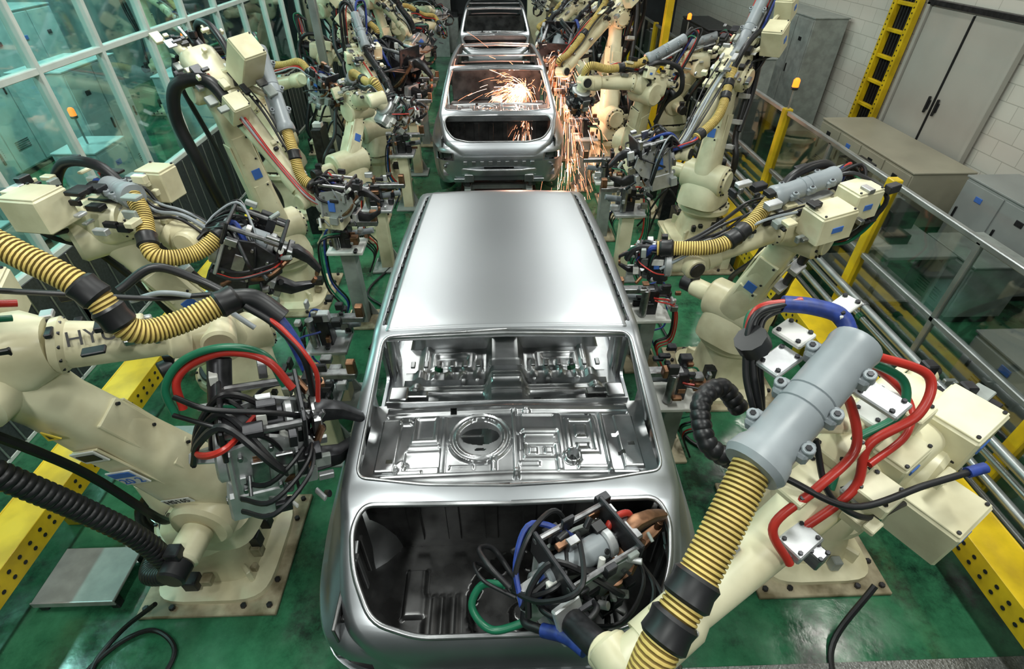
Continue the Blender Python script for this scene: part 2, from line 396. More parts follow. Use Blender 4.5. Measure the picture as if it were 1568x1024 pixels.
    # ---- weld gun
    mg = MB(); gun(mg, g0, tip, tipup if tipup is not None else up, rn, style, gw, clutter, loops); attach(mg.build('weld_gun'), root)
    # ---- dress pack
    md = MB(); t = (tip-g0).normalized()
    if gtube is None:
        vv = rn.uniform(-.25, .45)
        gtube = (ec-g*.3+u2*(.33+vv*.5)+s3*.05, ec+g*.12+u2*.25+s3*.05)
    ga, gb = V(gtube[0]), V(gtube[1]); gd = (gb-ga).normalized(); gl = (gb-ga).length; r = hr*1.3
    if style % 5 != 4:
        md.lathe(ga, gd, [(0, r*.8), (.01, r), (.03, r*1.05), (.05, r), (gl*.45, r), (gl*.455, r*.94), (gl*.465, r), (gl*.55, r), (gl*.555, r*.94), (gl*.565, r), (gl-.08, r), (gl-.06, r*1.15), (gl-.02, r*1.25), (gl, r*1.1)], GREY, 26)
        for q in (.2, .5, .75):
            p = ga.lerp(gb, q); R = rot_to(gd, u2)
            for sg in (-1, 1):
                md.box(p+R @ V((0, sg*r*1.05, 0)), (r*.7, r*.5, .06), GREY, R=R, ch=.008)
                md.cyl(p+R @ V((0, sg*r*1.15, 0)), p+R @ V((r*.55, sg*r*1.15, 0)), .018, GREY, n=10); md.cyl(p+R @ V((r*.55, sg*r*1.15, 0)), p+R @ V((r*.62, sg*r*1.15, 0)), .009, DARK, n=6)
        md.box(ga.lerp(gb, .5)-u2*(r+.03), (.02, .12, gl*.85), ALU, R=rot_to(gd, u2))
        md.cyl(ga.lerp(gb, .5)-u2*(r+.03), el+u2*.15, .03, CREAM, n=10)
    if hose is None:
        s = rn.uniform(-.06, .06)
        hose = [gb-gd*.02, gb+gd*.14+u2*.02, wr-g*.25+u2*(.2+s)+s3*.05, wr+u2*.17+s3*.04, wr+t*.16+u2*.1]
    hose = [V(p) for p in hose]
    hm = hcol or (None, None)
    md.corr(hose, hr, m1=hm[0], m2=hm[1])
    Q = spline(hose, 12)
    for p in (.42, .53, .99):
        if p == .53 and (rn.random() < .5 and gen): continue
        i = int(p*(len(Q)-2)); dd = (Q[i+1]-Q[i]).normalized()
        md.lathe(Q[i]-dd*.04, dd, [(0, hr*1.03), (.01, hr*1.2), (.035, hr*1.12), (.07, hr*1.2), (.08, hr*1.03)], BLACK, 18)
    e = hose[-1]; hd = (hose[-1]-hose[-2]).normalized()
    if gen:
        for mt, r in ((BLUE, .018), (BLACK, .018), (RED, .009), (GRN, .009), (BLACK, .012), (BLACK, .01)):
            o1 = V((rn.uniform(-.05, .05), rn.uniform(-.05, .05), rn.uniform(-.03, .03)))
            md.tube([e-hd*.03, e+hd*.06+o1, (e+g0)/2+t*.14+o1*1.4, g0+t*.22+o1], r, mt, 8, 6)
        for i, (mt, r) in enumerate(((RED, .011), (GRN, .011), (BLACK, .012), (BLACK, .02), (BLACK, .014), (BLUE, .014), (BLACK, .01), (BLACK, .012), (RED, .008))):
            o1 = s3*rn.uniform(-.16, .2)+u2*rn.uniform(-.05, .1)
            md.tube([ga+gd*.03, ga-gd*rn.uniform(.06, .12)+u2*rn.uniform(-.03, .04)+o1*.4, ga-gd*rn.uniform(.08, .2)-u2*.14+o1*1.2, el-g*.26+o1, el-g*.2-u2*.1+o1*.5, sh.lerp(el, .8)-f*.14+o1*.3], r, mt, 8, 6)
        so = s3*rn.choice((-.16, .16, .2))
        md.tube([sh.lerp(el, .45)-f*.2+so, sh.lerp(el, .8)-f*.3+so, el-g*.36+u2*.1+so, el-g*.25+u2*.32+so, el+g*.02+u2*.34+so*.8, el+g*.2+u2*.2+so*.5], .03, BLACK, 10, 8)
        for i in range(6):
            o1 = s3*rn.uniform(-.12, .12)
            md.tube([el+g*.05+u2*.22+o1, w0+D*.3+u2*rn.uniform(.13, .2)+o1, w0+D*.7+u2*rn.uniform(.1, .17)+o1*.8, wr+u2*.12+o1*.6, g0+t*.1+o1], rn.uniform(.006, .012), rn.choice((BLACK, BLACK, BLACK, GREY, RED)), 7, 7)
    a0 = B-f*.38+up*.1
    if gen or label:
        md.tube([a0, B-f*.45+up*(.45), sh-f*.26+sd*.2+up*.1, sh.lerp(el, .4)-f*.22+sd*.14, sh.lerp(el, .85)-f*.26+sd*.12, el-g*.34+u2*.02+s3*.1, el-g*.25+u2*.1], .034, BLACK, 10, 9)
    md.tube([a0+sd*.1, B-f*.42+up*(.3)+sd*.15, sh-f*.22-sd*.2, sh.lerp(el, .5)-f*.18-sd*.15, el-f*.2-sd*.18, el-g*.3-s3*.1], .022, BLACK, 8, 8)
    md.box(B-f*.40+up*.12, (.2, .2, .16), DARK, R=Matrix((f, sd, up)).transposed())
    for q in (.3, .55, .8): md.box(sh.lerp(el, q)-f*.18+sd*.13, (.12, .09, .05), ALU, R=rot_to(d, f))
    if boxes is None:
        boxes = [(el-g*.1+s3*.26*flip+u2*.18, (.17, .14, .17)), (el-g*.36+s3*.12*flip+u2*.24, (.14, .13, .13)), (el+g*.12-s3*.2*flip+u2*.22, (.11, .1, .12))]
    R = Matrix((g, s3, u2)).transposed()
    for c, sz in boxes:
        c = V(c); md.box(c, sz, CREAM, R=R, ch=.008)
        md.box(c+u2*(sz[2]/2+.004), (sz[0]*.93, sz[1]*.93, .012), CREAM, R=R, ch=.004)
        md.box(c+s3*(sz[1]/2+.002), (sz[0]*.3, .006, sz[2]*.2), LABB, R=R)
        for sx in (-1, 1):
            q = c+g*(sx*sz[0]*.4)+u2*(sz[2]/2+.01)+s3*(sz[1]*.4); md.cyl(q, q+u2*.008, .007, DARK, n=8)
        md.tube([c-u2*sz[2]*.45, c-u2*sz[2]*.8-g*.05, (c+el)/2-u2*.05, el-u2*.02], .014, BLACK, 8, 6)
        md.cyl(c, c.lerp(el+u2*.1, .8), .022, CREAM, n=8)
        md.box(c.lerp(el+u2*.1, .45), (.1, .05, .012), WHITEP, R=R)
    for c, sz, mt in plates:
        c = V(c); md.box(c, sz, mt, R=R, ch=.005)
        for sx in (-1, 1):
            for sy in (-1, 1): q = c+g*(sx*sz[0]*.36)+s3*(sy*sz[1]*.34)+u2*(sz[2]/2); md.cyl(q, q+u2*.008, .008, DARK, n=6)
    for i in range((clutter+6) if gen else 24):
        c = el+g*rn.uniform(-.35, .45)+s3*rn.uniform(-.22, .25)+u2*rn.uniform(.1, .34 if gen else .2); mt = rn.choice((CREAM, STEEL, DARK, ALU, DARK, BLACK, BLACK, GREYP, CREAM))
        md.box(c, (rn.uniform(.02, .1), rn.uniform(.02, .08), rn.uniform(.01, .05)), mt, R=R, ch=.004)
    for (pts, r, mt) in extra:
        if mt == 'corr': md.corr(pts, r, .03, BLACK, BLACK)
        else: md.tube(pts, r, mt, 10, 9)
    attach(md.build('dress_pack'), root)
    if label:
        sg = -1 if s2.y > 0 else 1; zz = s2*sg; xx = n2*sg; yy = d
        if xx.x < 0: xx = -xx; yy = -d
        Mx = Matrix((xx, yy, zz)).transposed().to_4x4(); R = Matrix((xx, yy, zz)).transposed()
        def on(tt, o, off=0): return sh+d*(Ln*tt)+zz*o+xx*off
        ml = MB(); a2 = .14*tk
        ml.box(on(.20, a2+.004), (.17, .05, .006), WHITEP, R=R); ml.box(on(.45, a2+.002), (.14, .13, .008), WHITEP, R=R); ml.box(on(.45, a2+.006, 0)+d*.035, (.12, .045, .006), LABB, R=R)
        ml.box(on(.62, a2-.006), (.13, .09, .008), WHITEP, R=R); ml.box(on(.62, a2-.002), (.1, .05, .006), INK, R=R)
        ml.prism([(-.035, -.03), (.035, -.03), (0, .035)], .006, LABY, Matrix.Translation(on(.78, a2-.012)) @ Mx); ml.prism([(-.012, -.018), (.012, -.018), (0, .012)], .008, INK, Matrix.Translation(on(.78, a2-.012)) @ Mx)
        attach(ml.build('labels'), root)
        text(label[0], Matrix.Translation(on(.2, a2+.008)) @ Mx, .055, INK, root)
        text(label[1], Matrix.Translation(on(.45, a2+.008)-d*.028) @ Mx, .07, LABB, root)
        nz = V((.2, -.7, .68)); nz = (nz-g*nz.dot(g)).normalized(); Mx = Matrix((g, nz.cross(g), nz)).transposed().to_4x4()
        text(label[2], Matrix.Translation(w0+D.normalized()*.07+nz*.104*ek) @ Mx, .085, INK, root, al='LEFT')
    return root

# ------------------------------------------------------------------ car body
def lerp_tab(T, y):
    if y <= T[0][0]: return T[0][1:]
    for i in range(len(T)-1):
        if T[i][0] <= y <= T[i+1][0]:
            p0 = T[max(i-1, 0)]; p1 = T[i]; p2 = T[i+1]; p3 = T[min(i+2, len(T)-1)]
            h = p2[0]-p1[0]; t = (y-p1[0])/h; out = []
            for k in range(1, len(p1)):
                m1 = (p2[k]-p0[k])/max(1e-6, p2[0]-p0[0])*h; m2 = (p3[k]-p1[k])/max(1e-6, p3[0]-p1[0])*h
                dl = p2[k]-p1[k]
                m1 = 0 if m1*dl <= 0 else math.copysign(min(abs(m1), 2.5*abs(dl)), dl)
                m2 = 0 if m2*dl <= 0 else math.copysign(min(abs(m2), 2.5*abs(dl)), dl)
                out.append((2*t**3-3*t*t+1)*p1[k]+(t**3-2*t*t+t)*m1+(-2*t**3+3*t*t)*p2[k]+(t**3-t*t)*m2)
            return out
    return T[-1][1:]
#      y    ztop   wt   zs    wb    wl   zl
TAB = [(0.00, .98, .46, .93, .58, .54, .62), (.04, 1.07, .58, 1.00, .71, .64, .58), (.12, 1.13, .68, 1.04, .81, .72, .55), (.3, 1.20, .735, 1.06, .875, .79, .5),
       (.52, 1.27, .765, 1.08, .90, .82, .48), (.62, 1.30, .785, 1.09, .905, .83, .48), (.72, 1.365, .775, 1.10, .905, .83, .48), (1.0, 1.56, .725, 1.12, .905, .83, .48), (1.22, 1.705, .68, 1.13, .90, .83, .48), (1.34, 1.745, .675, 1.13, .90, .83, .48),
       (2.1, 1.775, .65, 1.13, .905, .84, .48), (2.85, 1.755, .61, 1.13, .90, .84, .48), (3.05, 1.71, .61, 1.13, .90, .84, .48), (3.8, 1.30, .72, 1.12, .89, .83, .48), (4.0, 1.24, .75, 1.10, .88, .82, .5), (4.4, 1.13, .7, 1.03, .83, .76, .52), (4.6, .97, .5, .92, .62, .58, .6)]
def prof(y):
    zt, wt, zs, wb, wl, zl = lerp_tab(TAB, y)
    zg = max(zs+.025, zt-.06)
    P = [(wl, zl), (wl+.6*(wb-wl), zl+.14*(zs-zl)), (wb-.01, zl+.4*(zs-zl)), (wb, zl+.7*(zs-zl)), (wb-.003, zs-.04), (wb-.012, zs-.012), (wb-.04, zs+.006)]
    a = P[-1]; bq = (wt+.022, zg)
    for t in (.3, .6, .85, 1.0): P.append((a[0]+(bq[0]-a[0])*t+.012*math.sin(math.pi*t), a[1]+(bq[1]-a[1])*t))
    P += [(wt+.015, zt-.026), (wt-.002, zt-.010), (wt-.03, zt-.003)]
    for t in (.75, .5, .25, 0): P.append(((wt-.03)*t, zt-.003+.018*(1-t*t)))
    return P
def roof_half(y): return .635-.085*(y-1.3)/1.6
def roof_z(x, y):
    zt = lerp_tab(TAB, y)[0]; return zt-.003+.018*(1-min(1, (x/.62)**2))
def prism_obj(poly, axis, lo, hi):
    mb = MB(); n = len(poly)
    def P(a, b, h): return (a, b, h) if axis == 'z' else (h, a, b)
    vs = [P(a, b, lo) for a, b in poly]+[P(a, b, hi) for a, b in poly]
    mb.add(vs, [list(range(n))[::-1], list(range(n, 2*n))]+[[k, (k+1) % n, n+(k+1) % n, n+k] for k in range(n)], SHEET)
    o = mb.build('cut'); bm = bmesh.new(); bm.from_mesh(o.data); bmesh.ops.recalc_face_normals(bm, faces=bm.faces); bm.to_mesh(o.data); bm.free(); return o
def rounded(poly, r=.05, k=5):
    out = []; n = len(poly)
    for i in range(n):
        p = V((*poly[i], 0)); a = V((*poly[i-1], 0)); b = V((*poly[(i+1) % n], 0))
        rr = min(r, (a-p).length*.45, (b-p).length*.45); p0 = p+(a-p).normalized()*rr; p1 = p+(b-p).normalized()*rr
        for j in range(k+1):
            t = j/k; q = p0*(1-t)**2+p*2*t*(1-t)+p1*t*t; out.append((q.x, q.y))
    return out
sym = lambda h: h+[(-x, y) for x, y in h[::-1]]
REARWIN = rounded(sym([(0, .632), (.40, .645), (.735, .685), (.635, 1.26), (0, 1.275)])[:], .05)
TRUNK = rounded(sym([(.40, .065), (.60, .12), (.70, .30), (.73, .47), (.69, .572), (0, .555)]), .07)
def build_shell():
    mb = MB(); ys = []
    y = 0
    while y < 4.6: ys.append(y); y += .02 if y < .16 else .045
    ys.append(4.6); rows = []
    for y in ys:
        p = prof(y); rows.append([(x, y, z) for x, z in p]+[(-x, y, z) for x, z in p[-2::-1]])
    n = len(rows[0]); vs = [q for r in rows for q in r]; fs = []
    for i in range(len(rows)-1):
        for k in range(n-1): fs.append([i*n+k, i*n+k+1, (i+1)*n+k+1, (i+1)*n+k])
    m = n//2
    for base in (0, (len(rows)-1)*n):
        for k in range(m): 
            q = [base+k, base+k+1, base+n-2-k, base+n-1-k]
            q = list(dict.fromkeys(q)); fs.append(q[::-1] if base == 0 else q)
    mb.add(vs, fs, SHEET, True)
    o = mb.build('shell'); bm = bmesh.new(); bm.from_mesh(o.data); bmesh.ops.recalc_face_normals(bm, faces=bm.faces)
    up = sum(f.normal.z for f in bm.faces)
    if up < 0: bmesh.ops.reverse_faces(bm, faces=bm.faces)
    bm.to_mesh(o.data); bm.free()
    s = o.modifiers.new('s', 'SOLIDIFY'); s.thickness = .022; s.offset = -1
    cuts = [prism_obj(REARWIN, 'z', 1.0, 2.2), prism_obj(TRUNK, 'z', .8, 2.2),
            prism_obj(rounded(sym([(.645, 1.33), (.603, 2.1), (.56, 2.9)]), .03), 'z', 1.3, 2.2),
            prism_obj(rounded(sym([(.56, 3.1), (.65, 3.78)]), .05), 'z', 1.1, 2.2),
            prism_obj(rounded(sym([(.66, 3.98), (.6, 4.42)]), .05), 'z', .9, 2.2),
            prism_obj(rounded([(1.30, 1.25), (1.43, 1.0), (1.46, .68), (2.06, .68), (2.1, 1.64), (1.62, 1.68), (1.30, 1.5)], .06), 'x', -1.5, 1.5),
            prism_obj(rounded([(2.2, .68), (3.3, .68), (3.5, 1.0), (3.5, 1.24), (2.98, 1.62), (2.24, 1.68)], .06), 'x', -1.5, 1.5),
            prism_obj(rounded([(.98, 1.20), (1.22, 1.2), (1.22, 1.5), (1.14, 1.48)], .03), 'x', -1.5, 1.5),
            prism_obj([(.98+.36*math.cos(a*.2618), .55+.36*math.sin(a*.2618)) for a in range(24)], 'x', -1.5, 1.5),
            prism_obj([(3.82+.36*math.cos(a*.2618), .55+.36*math.sin(a*.2618)) for a in range(24)], 'x', -1.5, 1.5)]
    for sg in (-1, 1):
        pl = [(sg*x, y) for x, y in ((.50, -.1), (.95, -.1), (.95, .16), (.70, .16))]
        cuts.append(prism_obj(pl, 'z', .88, .98))
    cuts.append(prism_obj(rounded([(-.2, -.1), (.2, -.1), (.2, .03), (-.2, .03)], .02), 'z', .72, .8))
    for c in cuts:
        b = o.modifiers.new('b', 'BOOLEAN'); b.object = c; b.operation = 'DIFFERENCE'; b.solver = 'EXACT'
    dg = bpy.context.evaluated_depsgraph_get(); me = bpy.data.meshes.new_from_object(o.evaluated_get(dg))
    for c in cuts+[o]: bpy.data.objects.remove(c, do_unlink=True)
    bm = bmesh.new(); bm.from_mesh(me)
    for f in bm.faces: f.smooth = True
    for e in bm.edges: e.smooth = not (len(e.link_faces) == 2 and e.calc_face_angle(0) > math.radians(32))
    bm.to_mesh(me); bm.free(); me.name = 'body_shell'; return me
def emb(x, y, cx, cy, hx, hy, h, s=.009):
    d = max(abs(x-cx)-hx, abs(y-cy)-hy); t = min(1, max(0, -d/s+.5)); return h*t*t*(3-2*t)
def embc(x, y, cx, cy, r, h, s=.009):
    d = math.hypot(x-cx, y-cy)-r; t = min(1, max(0, -d/s+.5)); return h*t*t*(3-2*t)
def hfield(mb, x0, x1, y0, y1, st, fz, hole, mat):
    nx = int((x1-x0)/st); ny = int((y1-y0)/st); vs = []; fs = []
    for j in range(ny+1):
        for i in range(nx+1):
            x = x0+(x1-x0)*i/nx; y = y0+(y1-y0)*j/ny; vs.append((x, y, fz(x, y)))
    for j in range(ny):
        for i in range(nx):
            x = x0+(x1-x0)*(i+.5)/nx; y = y0+(y1-y0)*(j+.5)/ny
            if not hole(x, y): a = j*(nx+1)+i; fs.append([a, a+1, a+nx+2, a+nx+1])
    mb.add(vs, fs, mat, True)
HOLES = [(-.15, .97, .10, .055), (-.15, .885, .03, .010)]+[(x, .675+.03*(x*x), .026, .008) for x in (-.55, -.42, -.3, -.17, -.03, .1, .24, .37, .5)]
EMB = [(.16, 1.06, .10, .06, .014), (.16, 1.06, .085, .045, -.008), (.16, .87, .09, .05, .014), (.16, .87, .075, .035, -.012), (.38, .97, .08, .12, .014), (.38, .97, .06, .1, -.012), (-.44, 1.03, .07, .09, .014), (-.44, 1.03, .05, .07, -.01), (-.44, .84, .09, .05, -.014), (-.62, .93, .05, .17, .02), (.62, .93, .05, .17, .02),
       (0.03, .93, .012, .22, .02), (-.34, .93, .01, .18, .016), (.50, .93, .01, .2, .016), (0, 1.17, .66, .012, .022), (0, 1.13, .66, .008, -.012), (0, .735, .64, .012, .014), (0, .705, .66, .006, -.01), (.25, .79, .012, .05, .014), (.1, .79, .05, .012, .012), (-.24, .78, .06, .012, .012), (-.08, .79, .012, .04, .012), (.06, 1.0, .012, .12, -.012), (.27, .98, .01, .14, .012),
       (-.55, 1.1, .03, .03, .014), (.16, .97, .08, .006, .012), (.38, 1.0, .03, .04, .012), (.38, .9, .03, .015, .012), (-.44, .92, .08, .006, .012), (-.5, .76, .06, .01, .01), (.42, .77, .08, .01, .012), (.12, .87, .02, .02, .012), (.2, .87, .02, .02, .012)]
def shelf_z(x, y):
    z = 1.275-.03*abs(x)
    z += embc(x, y, -.15, .96, .165, .018)-embc(x, y, -.15, .96, .15, .008)+embc(x, y, -.15, .96, .135, .01)-embc(x, y, -.15, .96, .12, .018)
    for cx, cy, hx, hy, h in EMB: z += emb(x, y, cx, cy, hx, hy, h)
    z += embc(x, y, .32, .83, .045, .02)-embc(x, y, .32, .83, .028, .03)
    z += embc(x, y, -.54, .8, .03, .014)+embc(x, y, .1, 1.14, .02, .01)
    return z
def shelf_hole(x, y):
    for cx, cy, a, b in HOLES:
        if ((x-cx)/a)**2+((y-cy)/b)**2 < 1: return True
    if (x-.32)**2+(y-.83)**2 < .00035: return True
    for cx, cy in ((.57, .85), (.63, .90), (.56, .97), (-.60, .82), (-.52, 1.1), (.44, 1.12), (-.3, 1.15)):
        if abs(x-cx) < .018 and abs(y-cy) < .012: return True
    return False
def cabin_z(x, y):
    z = .74
    z += emb(x, y, 0, 2.2, .12, 1.3, .13, .06)
    z += emb(x, y, 0, 1.35, .75, .38, .20, .06)
    for cy in (1.5, 1.62): z += emb(x, y, 0, cy, .66, .015, .02, .02)
    for sg in (-1, 1):
        z += emb(x, y, sg*.34, 1.37, .2, .09, -.05, .04)
        for i in range(4): z += emb(x, y, sg*(.2+.1*i), 2.0, .014, .16, .018, .02)
        z += emb(x, y, sg*.4, 2.62, .22, .2, -.02, .03)+emb(x, y, sg*.4, 2.62, .12, .03, .02, .02)
        z += emb(x, y, sg*.4, 2.15, .16, .1, .02, .02)-emb(x, y, sg*.4, 2.15, .12, .06, .025, .02)
        z += emb(x, y, sg*.6, 1.9, .03, .5, .03, .03)
    z += emb(x, y, 0, 1.86, .72, .055, .13, .03)+emb(x, y, 0, 2.38, .72, .06, .1, .03)+emb(x, y, 0, 2.9, .72, .05, .08, .03)
    return z
def cabin_hole(x, y):
    for cx, cy, r in ((.3, 1.72, .025), (-.3, 1.72, .025), (.5, 2.05, .03), (-.5, 2.05, .03), (.2, 1.55, .02), (-.15, 2.55, .025), (.45, 2.6, .03), (-.45, 2.6, .03)):
        if (x-cx)**2+(y-cy)**2 < r*r: return True
    return False
def trunk_z(x, y):
    z = .66+emb(x, y, 0, .1, .8, .06, .1, .05)
    z -= embc(x, y, .05, .38, .27, .14, .03)
    z += embc(x, y, .05, .38, .06, .05, .02)
    if x < -.2:
        for i in range(5): z += emb(x, y, -.44+.04*i, .28, .01, .16, .014)
    z += emb(x, y, .45, .35, .06, .2, .02)+emb(x, y, -.5, .45, .05, .12, .02)
    return z
CARS = {}
def car(yo, roof=True):
    X0 = .04; root = empty('car_body', (X0, yo, 0))
    if 'shell' not in CARS:
        CARS['shell'] = build_shell()
        mi = MB()
        hfield(mi, -.74, .74, .64, 1.22, .0058, shelf_z, shelf_hole, SHEETI)
        mi.box((0, 1.225, 1.245), (1.36, .012, .07), SHEETI); mi.box((0, .65, 1.235), (1.42, .02, .09), SHEETI)
        for k in range(12): mi.box((-.6+.109*k, 1.235, 1.22), (.05, .012, .03), SHEETD)
        hfield(mi, -.8, .8, 1.05, 3.4, .016, cabin_z, cabin_hole, SHEETI)
        mi.loft([((-.3, 1.3, 1.12), V((0, 1, 0)), V((0, 0, 1)), .03, .025, 5), ((.42, 1.3, 1.12), V((0, 1, 0)), V((0, 0, 1)), .03, .025, 5)], SHEETI, 12)
        for sg in (-1, 1):
            for k in range(7): mi.box((sg*(.1+.09*k), 1.88, .965+.0*k), (.03, .06, .02), STEEL)
            mi.box((sg*.52, 1.32, 1.22), (.12, .05, .06), SHEETI); mi.box((sg*.35, 1.27, 1.2), (.14, .03, .05), SHEETD)
            mi.cyl((sg*.5, 1.33, 1.1), (sg*.5, 1.33, 1.24), .03, SHEETI); mi.box((sg*.62, 1.3, 1.26), (.1, .1, .03), SHEETI)
            R = []
            for i in range(9):
                a = math.pi*i/8*.5; rr = .40*math.sin(a)+.01
                R.append([(sg*(.86-.34*math.cos(a)), .98+rr*1.05*math.cos(t*math.pi/12), .60+rr*1.2*math.sin(t*math.pi/12)) for t in range(24)])
            mi.rings(R, SHEETI, True, False)
            mi.loft([((sg*.84, 1.15, .56), V((1, 0, 0)), V((0, 0, 1)), .05, .09, 5), ((sg*.84, 3.6, .56), V((1, 0, 0)), V((0, 0, 1)), .05, .09, 5)], SHEET, 16)
            mi.loft([((sg*.82, 2.13, .6), V((1, 0, 0)), V((0, 1, 0)), .035, .09, 5), ((sg*.83, 2.14, 1.15), V((1, 0, 0)), V((0, 1, 0)), .03, .06, 5), ((sg*.64, 2.16, 1.68), V((1, 0, 0)), V((0, 1, 0)), .025, .045, 5)], SHEETI, 16)
            mi.loft([((sg*.78, 1.2, 1.05), V((1, 0, 0)), V((0, 1, 0)), .02, .16, 5), ((sg*.755, 1.17, 1.3), V((1, 0, 0)), V((0, 1, 0)), .02, .10, 5), ((sg*.66, 1.3, 1.66), V((1, 0, 0)), V((0, 1, 0)), .018, .05, 5)], SHEETI, 16)
            mi.box((sg*.735, .36, .9), (.015, .55, .5), SHEETD)
            for k in range(5): mi.box((sg*.72, .16+.09*k, .95), (.02, .03, .3), SHEETI if k % 2 else SHEETD)
            mi.tube([(sg*.70, .12, 1.02), (sg*.72, .3, 1.06), (sg*.73, .5, 1.1)], .012, SHEETI, 6)
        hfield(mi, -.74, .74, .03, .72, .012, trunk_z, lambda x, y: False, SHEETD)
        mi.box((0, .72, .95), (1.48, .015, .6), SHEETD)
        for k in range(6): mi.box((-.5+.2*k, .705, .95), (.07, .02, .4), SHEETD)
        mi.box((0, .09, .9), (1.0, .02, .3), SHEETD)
        for yy in (1.3, 2.92):
            h = roof_half(yy)-.02
            mi.loft([((-h, yy, roof_z(.6, yy)-.03), V((0, 1, 0)), V((0, 0, 1)), .045, .018, 5), ((0, yy, roof_z(0, yy)-.03), V((0, 1, 0)), V((0, 0, 1)), .045, .018, 5), ((h, yy, roof_z(.6, yy)-.03), V((0, 1, 0)), V((0, 0, 1)), .045, .018, 5)], SHEETI, 14)
        mi.loft([((-.6, 2.1, roof_z(.6, 2.1)-.04), V((0, 1, 0)), V((0, 0, 1)), .03, .012, 5), ((.6, 2.1, roof_z(.6, 2.1)-.04), V((0, 1, 0)), V((0, 0, 1)), .03, .012, 5)], SHEETI, 12)
        def rim(poly, off, r, mat):
            P = []
            for (x, y) in poly:
                p = prof(y); z = None
                for k in range(len(p)-1):
                    if p[k][0] >= abs(x) >= p[k+1][0] and p[k][1] > .9:
                        t = (p[k][0]-abs(x))/max(1e-6, p[k][0]-p[k+1][0]); z = p[k][1]+(p[k+1][1]-p[k][1])*t
                if z is None: z = p[-1][1]
                P.append(V((x*off, y, z+.002)))
            mi.tube(P, r, mat, 8, closed=True, raw=True)
        rim(TRUNK, .985, .013, SHEETI); rim(REARWIN, .99, .008, SHEETI)
        mi.loft([((-.62, .05, .74), V((0, 1, 0)), V((0, 0, 1)), .02, .045, 5), ((-.3, -.03, .74), V((0, 1, 0)), V((0, 0, 1)), .02, .045, 5), ((.3, -.03, .74), V((0, 1, 0)), V((0, 0, 1)), .02, .045, 5), ((.62, .05, .74), V((0, 1, 0)), V((0, 0, 1)), .02, .045, 5)], SHEETI, 14)
        for k in range(9): mi.box((-.44+.11*k, -.025, .86), (.05, .012, .05), SHEETI)
        for sg in (-1, 1):
            mi.box((sg*.4, .02, .66), (.12, .12, .1), SHEETI); mi.box((sg*.5, -.02, .63), (.2, .02, .05), SHEET)
            mi.loft([((sg*.45, .1, .55), V((1, 0, 0)), V((0, 0, 1)), .05, .05, 5), ((sg*.45, 4.4, .55), V((1, 0, 0)), V((0, 0, 1)), .05, .05, 5)], SHEETD, 12)
            mi.cyl((sg*.72, .03, .82), (sg*.70, -.03, .82), .02, STEEL)
            mi.box((sg*.70, .10, .93), (.16, .03, .08), SHEETD)
        mi.box((0, 3.45, 1.0), (1.6, .02, .6), SHEETD)
        mi.loft([((-.7, 3.85, 1.2), V((0, 1, 0)), V((0, 0, 1)), .07, .04, 4), ((.7, 3.85, 1.2), V((0, 1, 0)), V((0, 0, 1)), .07, .04, 4)], SHEETI, 14)
        o = mi.build('pressed_inner_panels', sharp=50); CARS['innermesh'] = o.data; bpy.data.objects.remove(o)
        mr = MB(); y0, y1 = 1.285, 2.93
        fr = [-1, -.992, -.968]+[-.94+1.88*i/36 for i in range(37)]+[.968, .992, 1]
        dz = [.02, .014, .0]+[0]*37+[0, .014, .02]
        yy = [y0, y0+.008]+[y0+.02+(y1-y0-.03)*j/40 for j in range(41)]
        vs = [(q*roof_half(y), y, roof_z(q*roof_half(y), y)+.008-dz[i]-(.014 if y == y0 else 0)) for y in yy for i, q in enumerate(fr)]; nX = len(fr)
        mr.add(vs, [[j*nX+i, j*nX+i+1, (j+1)*nX+i+1, (j+1)*nX+i] for j in range(len(yy)-1) for i in range(nX-1)], ROOFM, True)
        for sg in (-1, 1):
            for k in range(15):
                y = 1.35+k*.105; mr.box((sg*(roof_half(y)+.006), y, roof_z(.6, y)-.004), (.012, .035, .012), DARK, ch=.001)
        o = mr.build('roof_panel', sharp=60); CARS['roof'] = o.data; bpy.data.objects.remove(o)
    for nm, k in (('body_shell', 'shell'), ('pressed_inner_panels', 'innermesh'))+((('roof_panel', 'roof'),) if roof else ()):
        o = bpy.data.objects.new(nm, CARS[k]); col.objects.link(o); o.parent = root
    return root
SKIDY = (.82, 6.75, 12.7)
for i, y in enumerate(SKIDY): car(y, i == 0)
mb = MB()
for y in SKIDY:
    for sg in (-1, 1):
        mb.box((.03+sg*.42, y+2.2, .44), (.09, 4.4, .1), GREYP)
        for yy in (.5, 1.6, 2.9, 4.0):
            mb.box((.03+sg*.42, y+yy, .27), (.14, .2, .26), GREYP); mb.box((.03+sg*.6, y+yy, .45), (.3, .08, .05), SAFEY)
    for yy in (.3, 1.6, 2.9, 4.1): mb.box((.03, y+yy, .42), (.9, .1, .06), GREYP)
for sg in (-1, 1): mb.box((.03+sg*.5, 8.5, .08), (.14, 20, .16), DARK)
mb.box((.03, 8.5, .02), (.8, 20, .04), DARK)
mb.build('conveyor_skid')

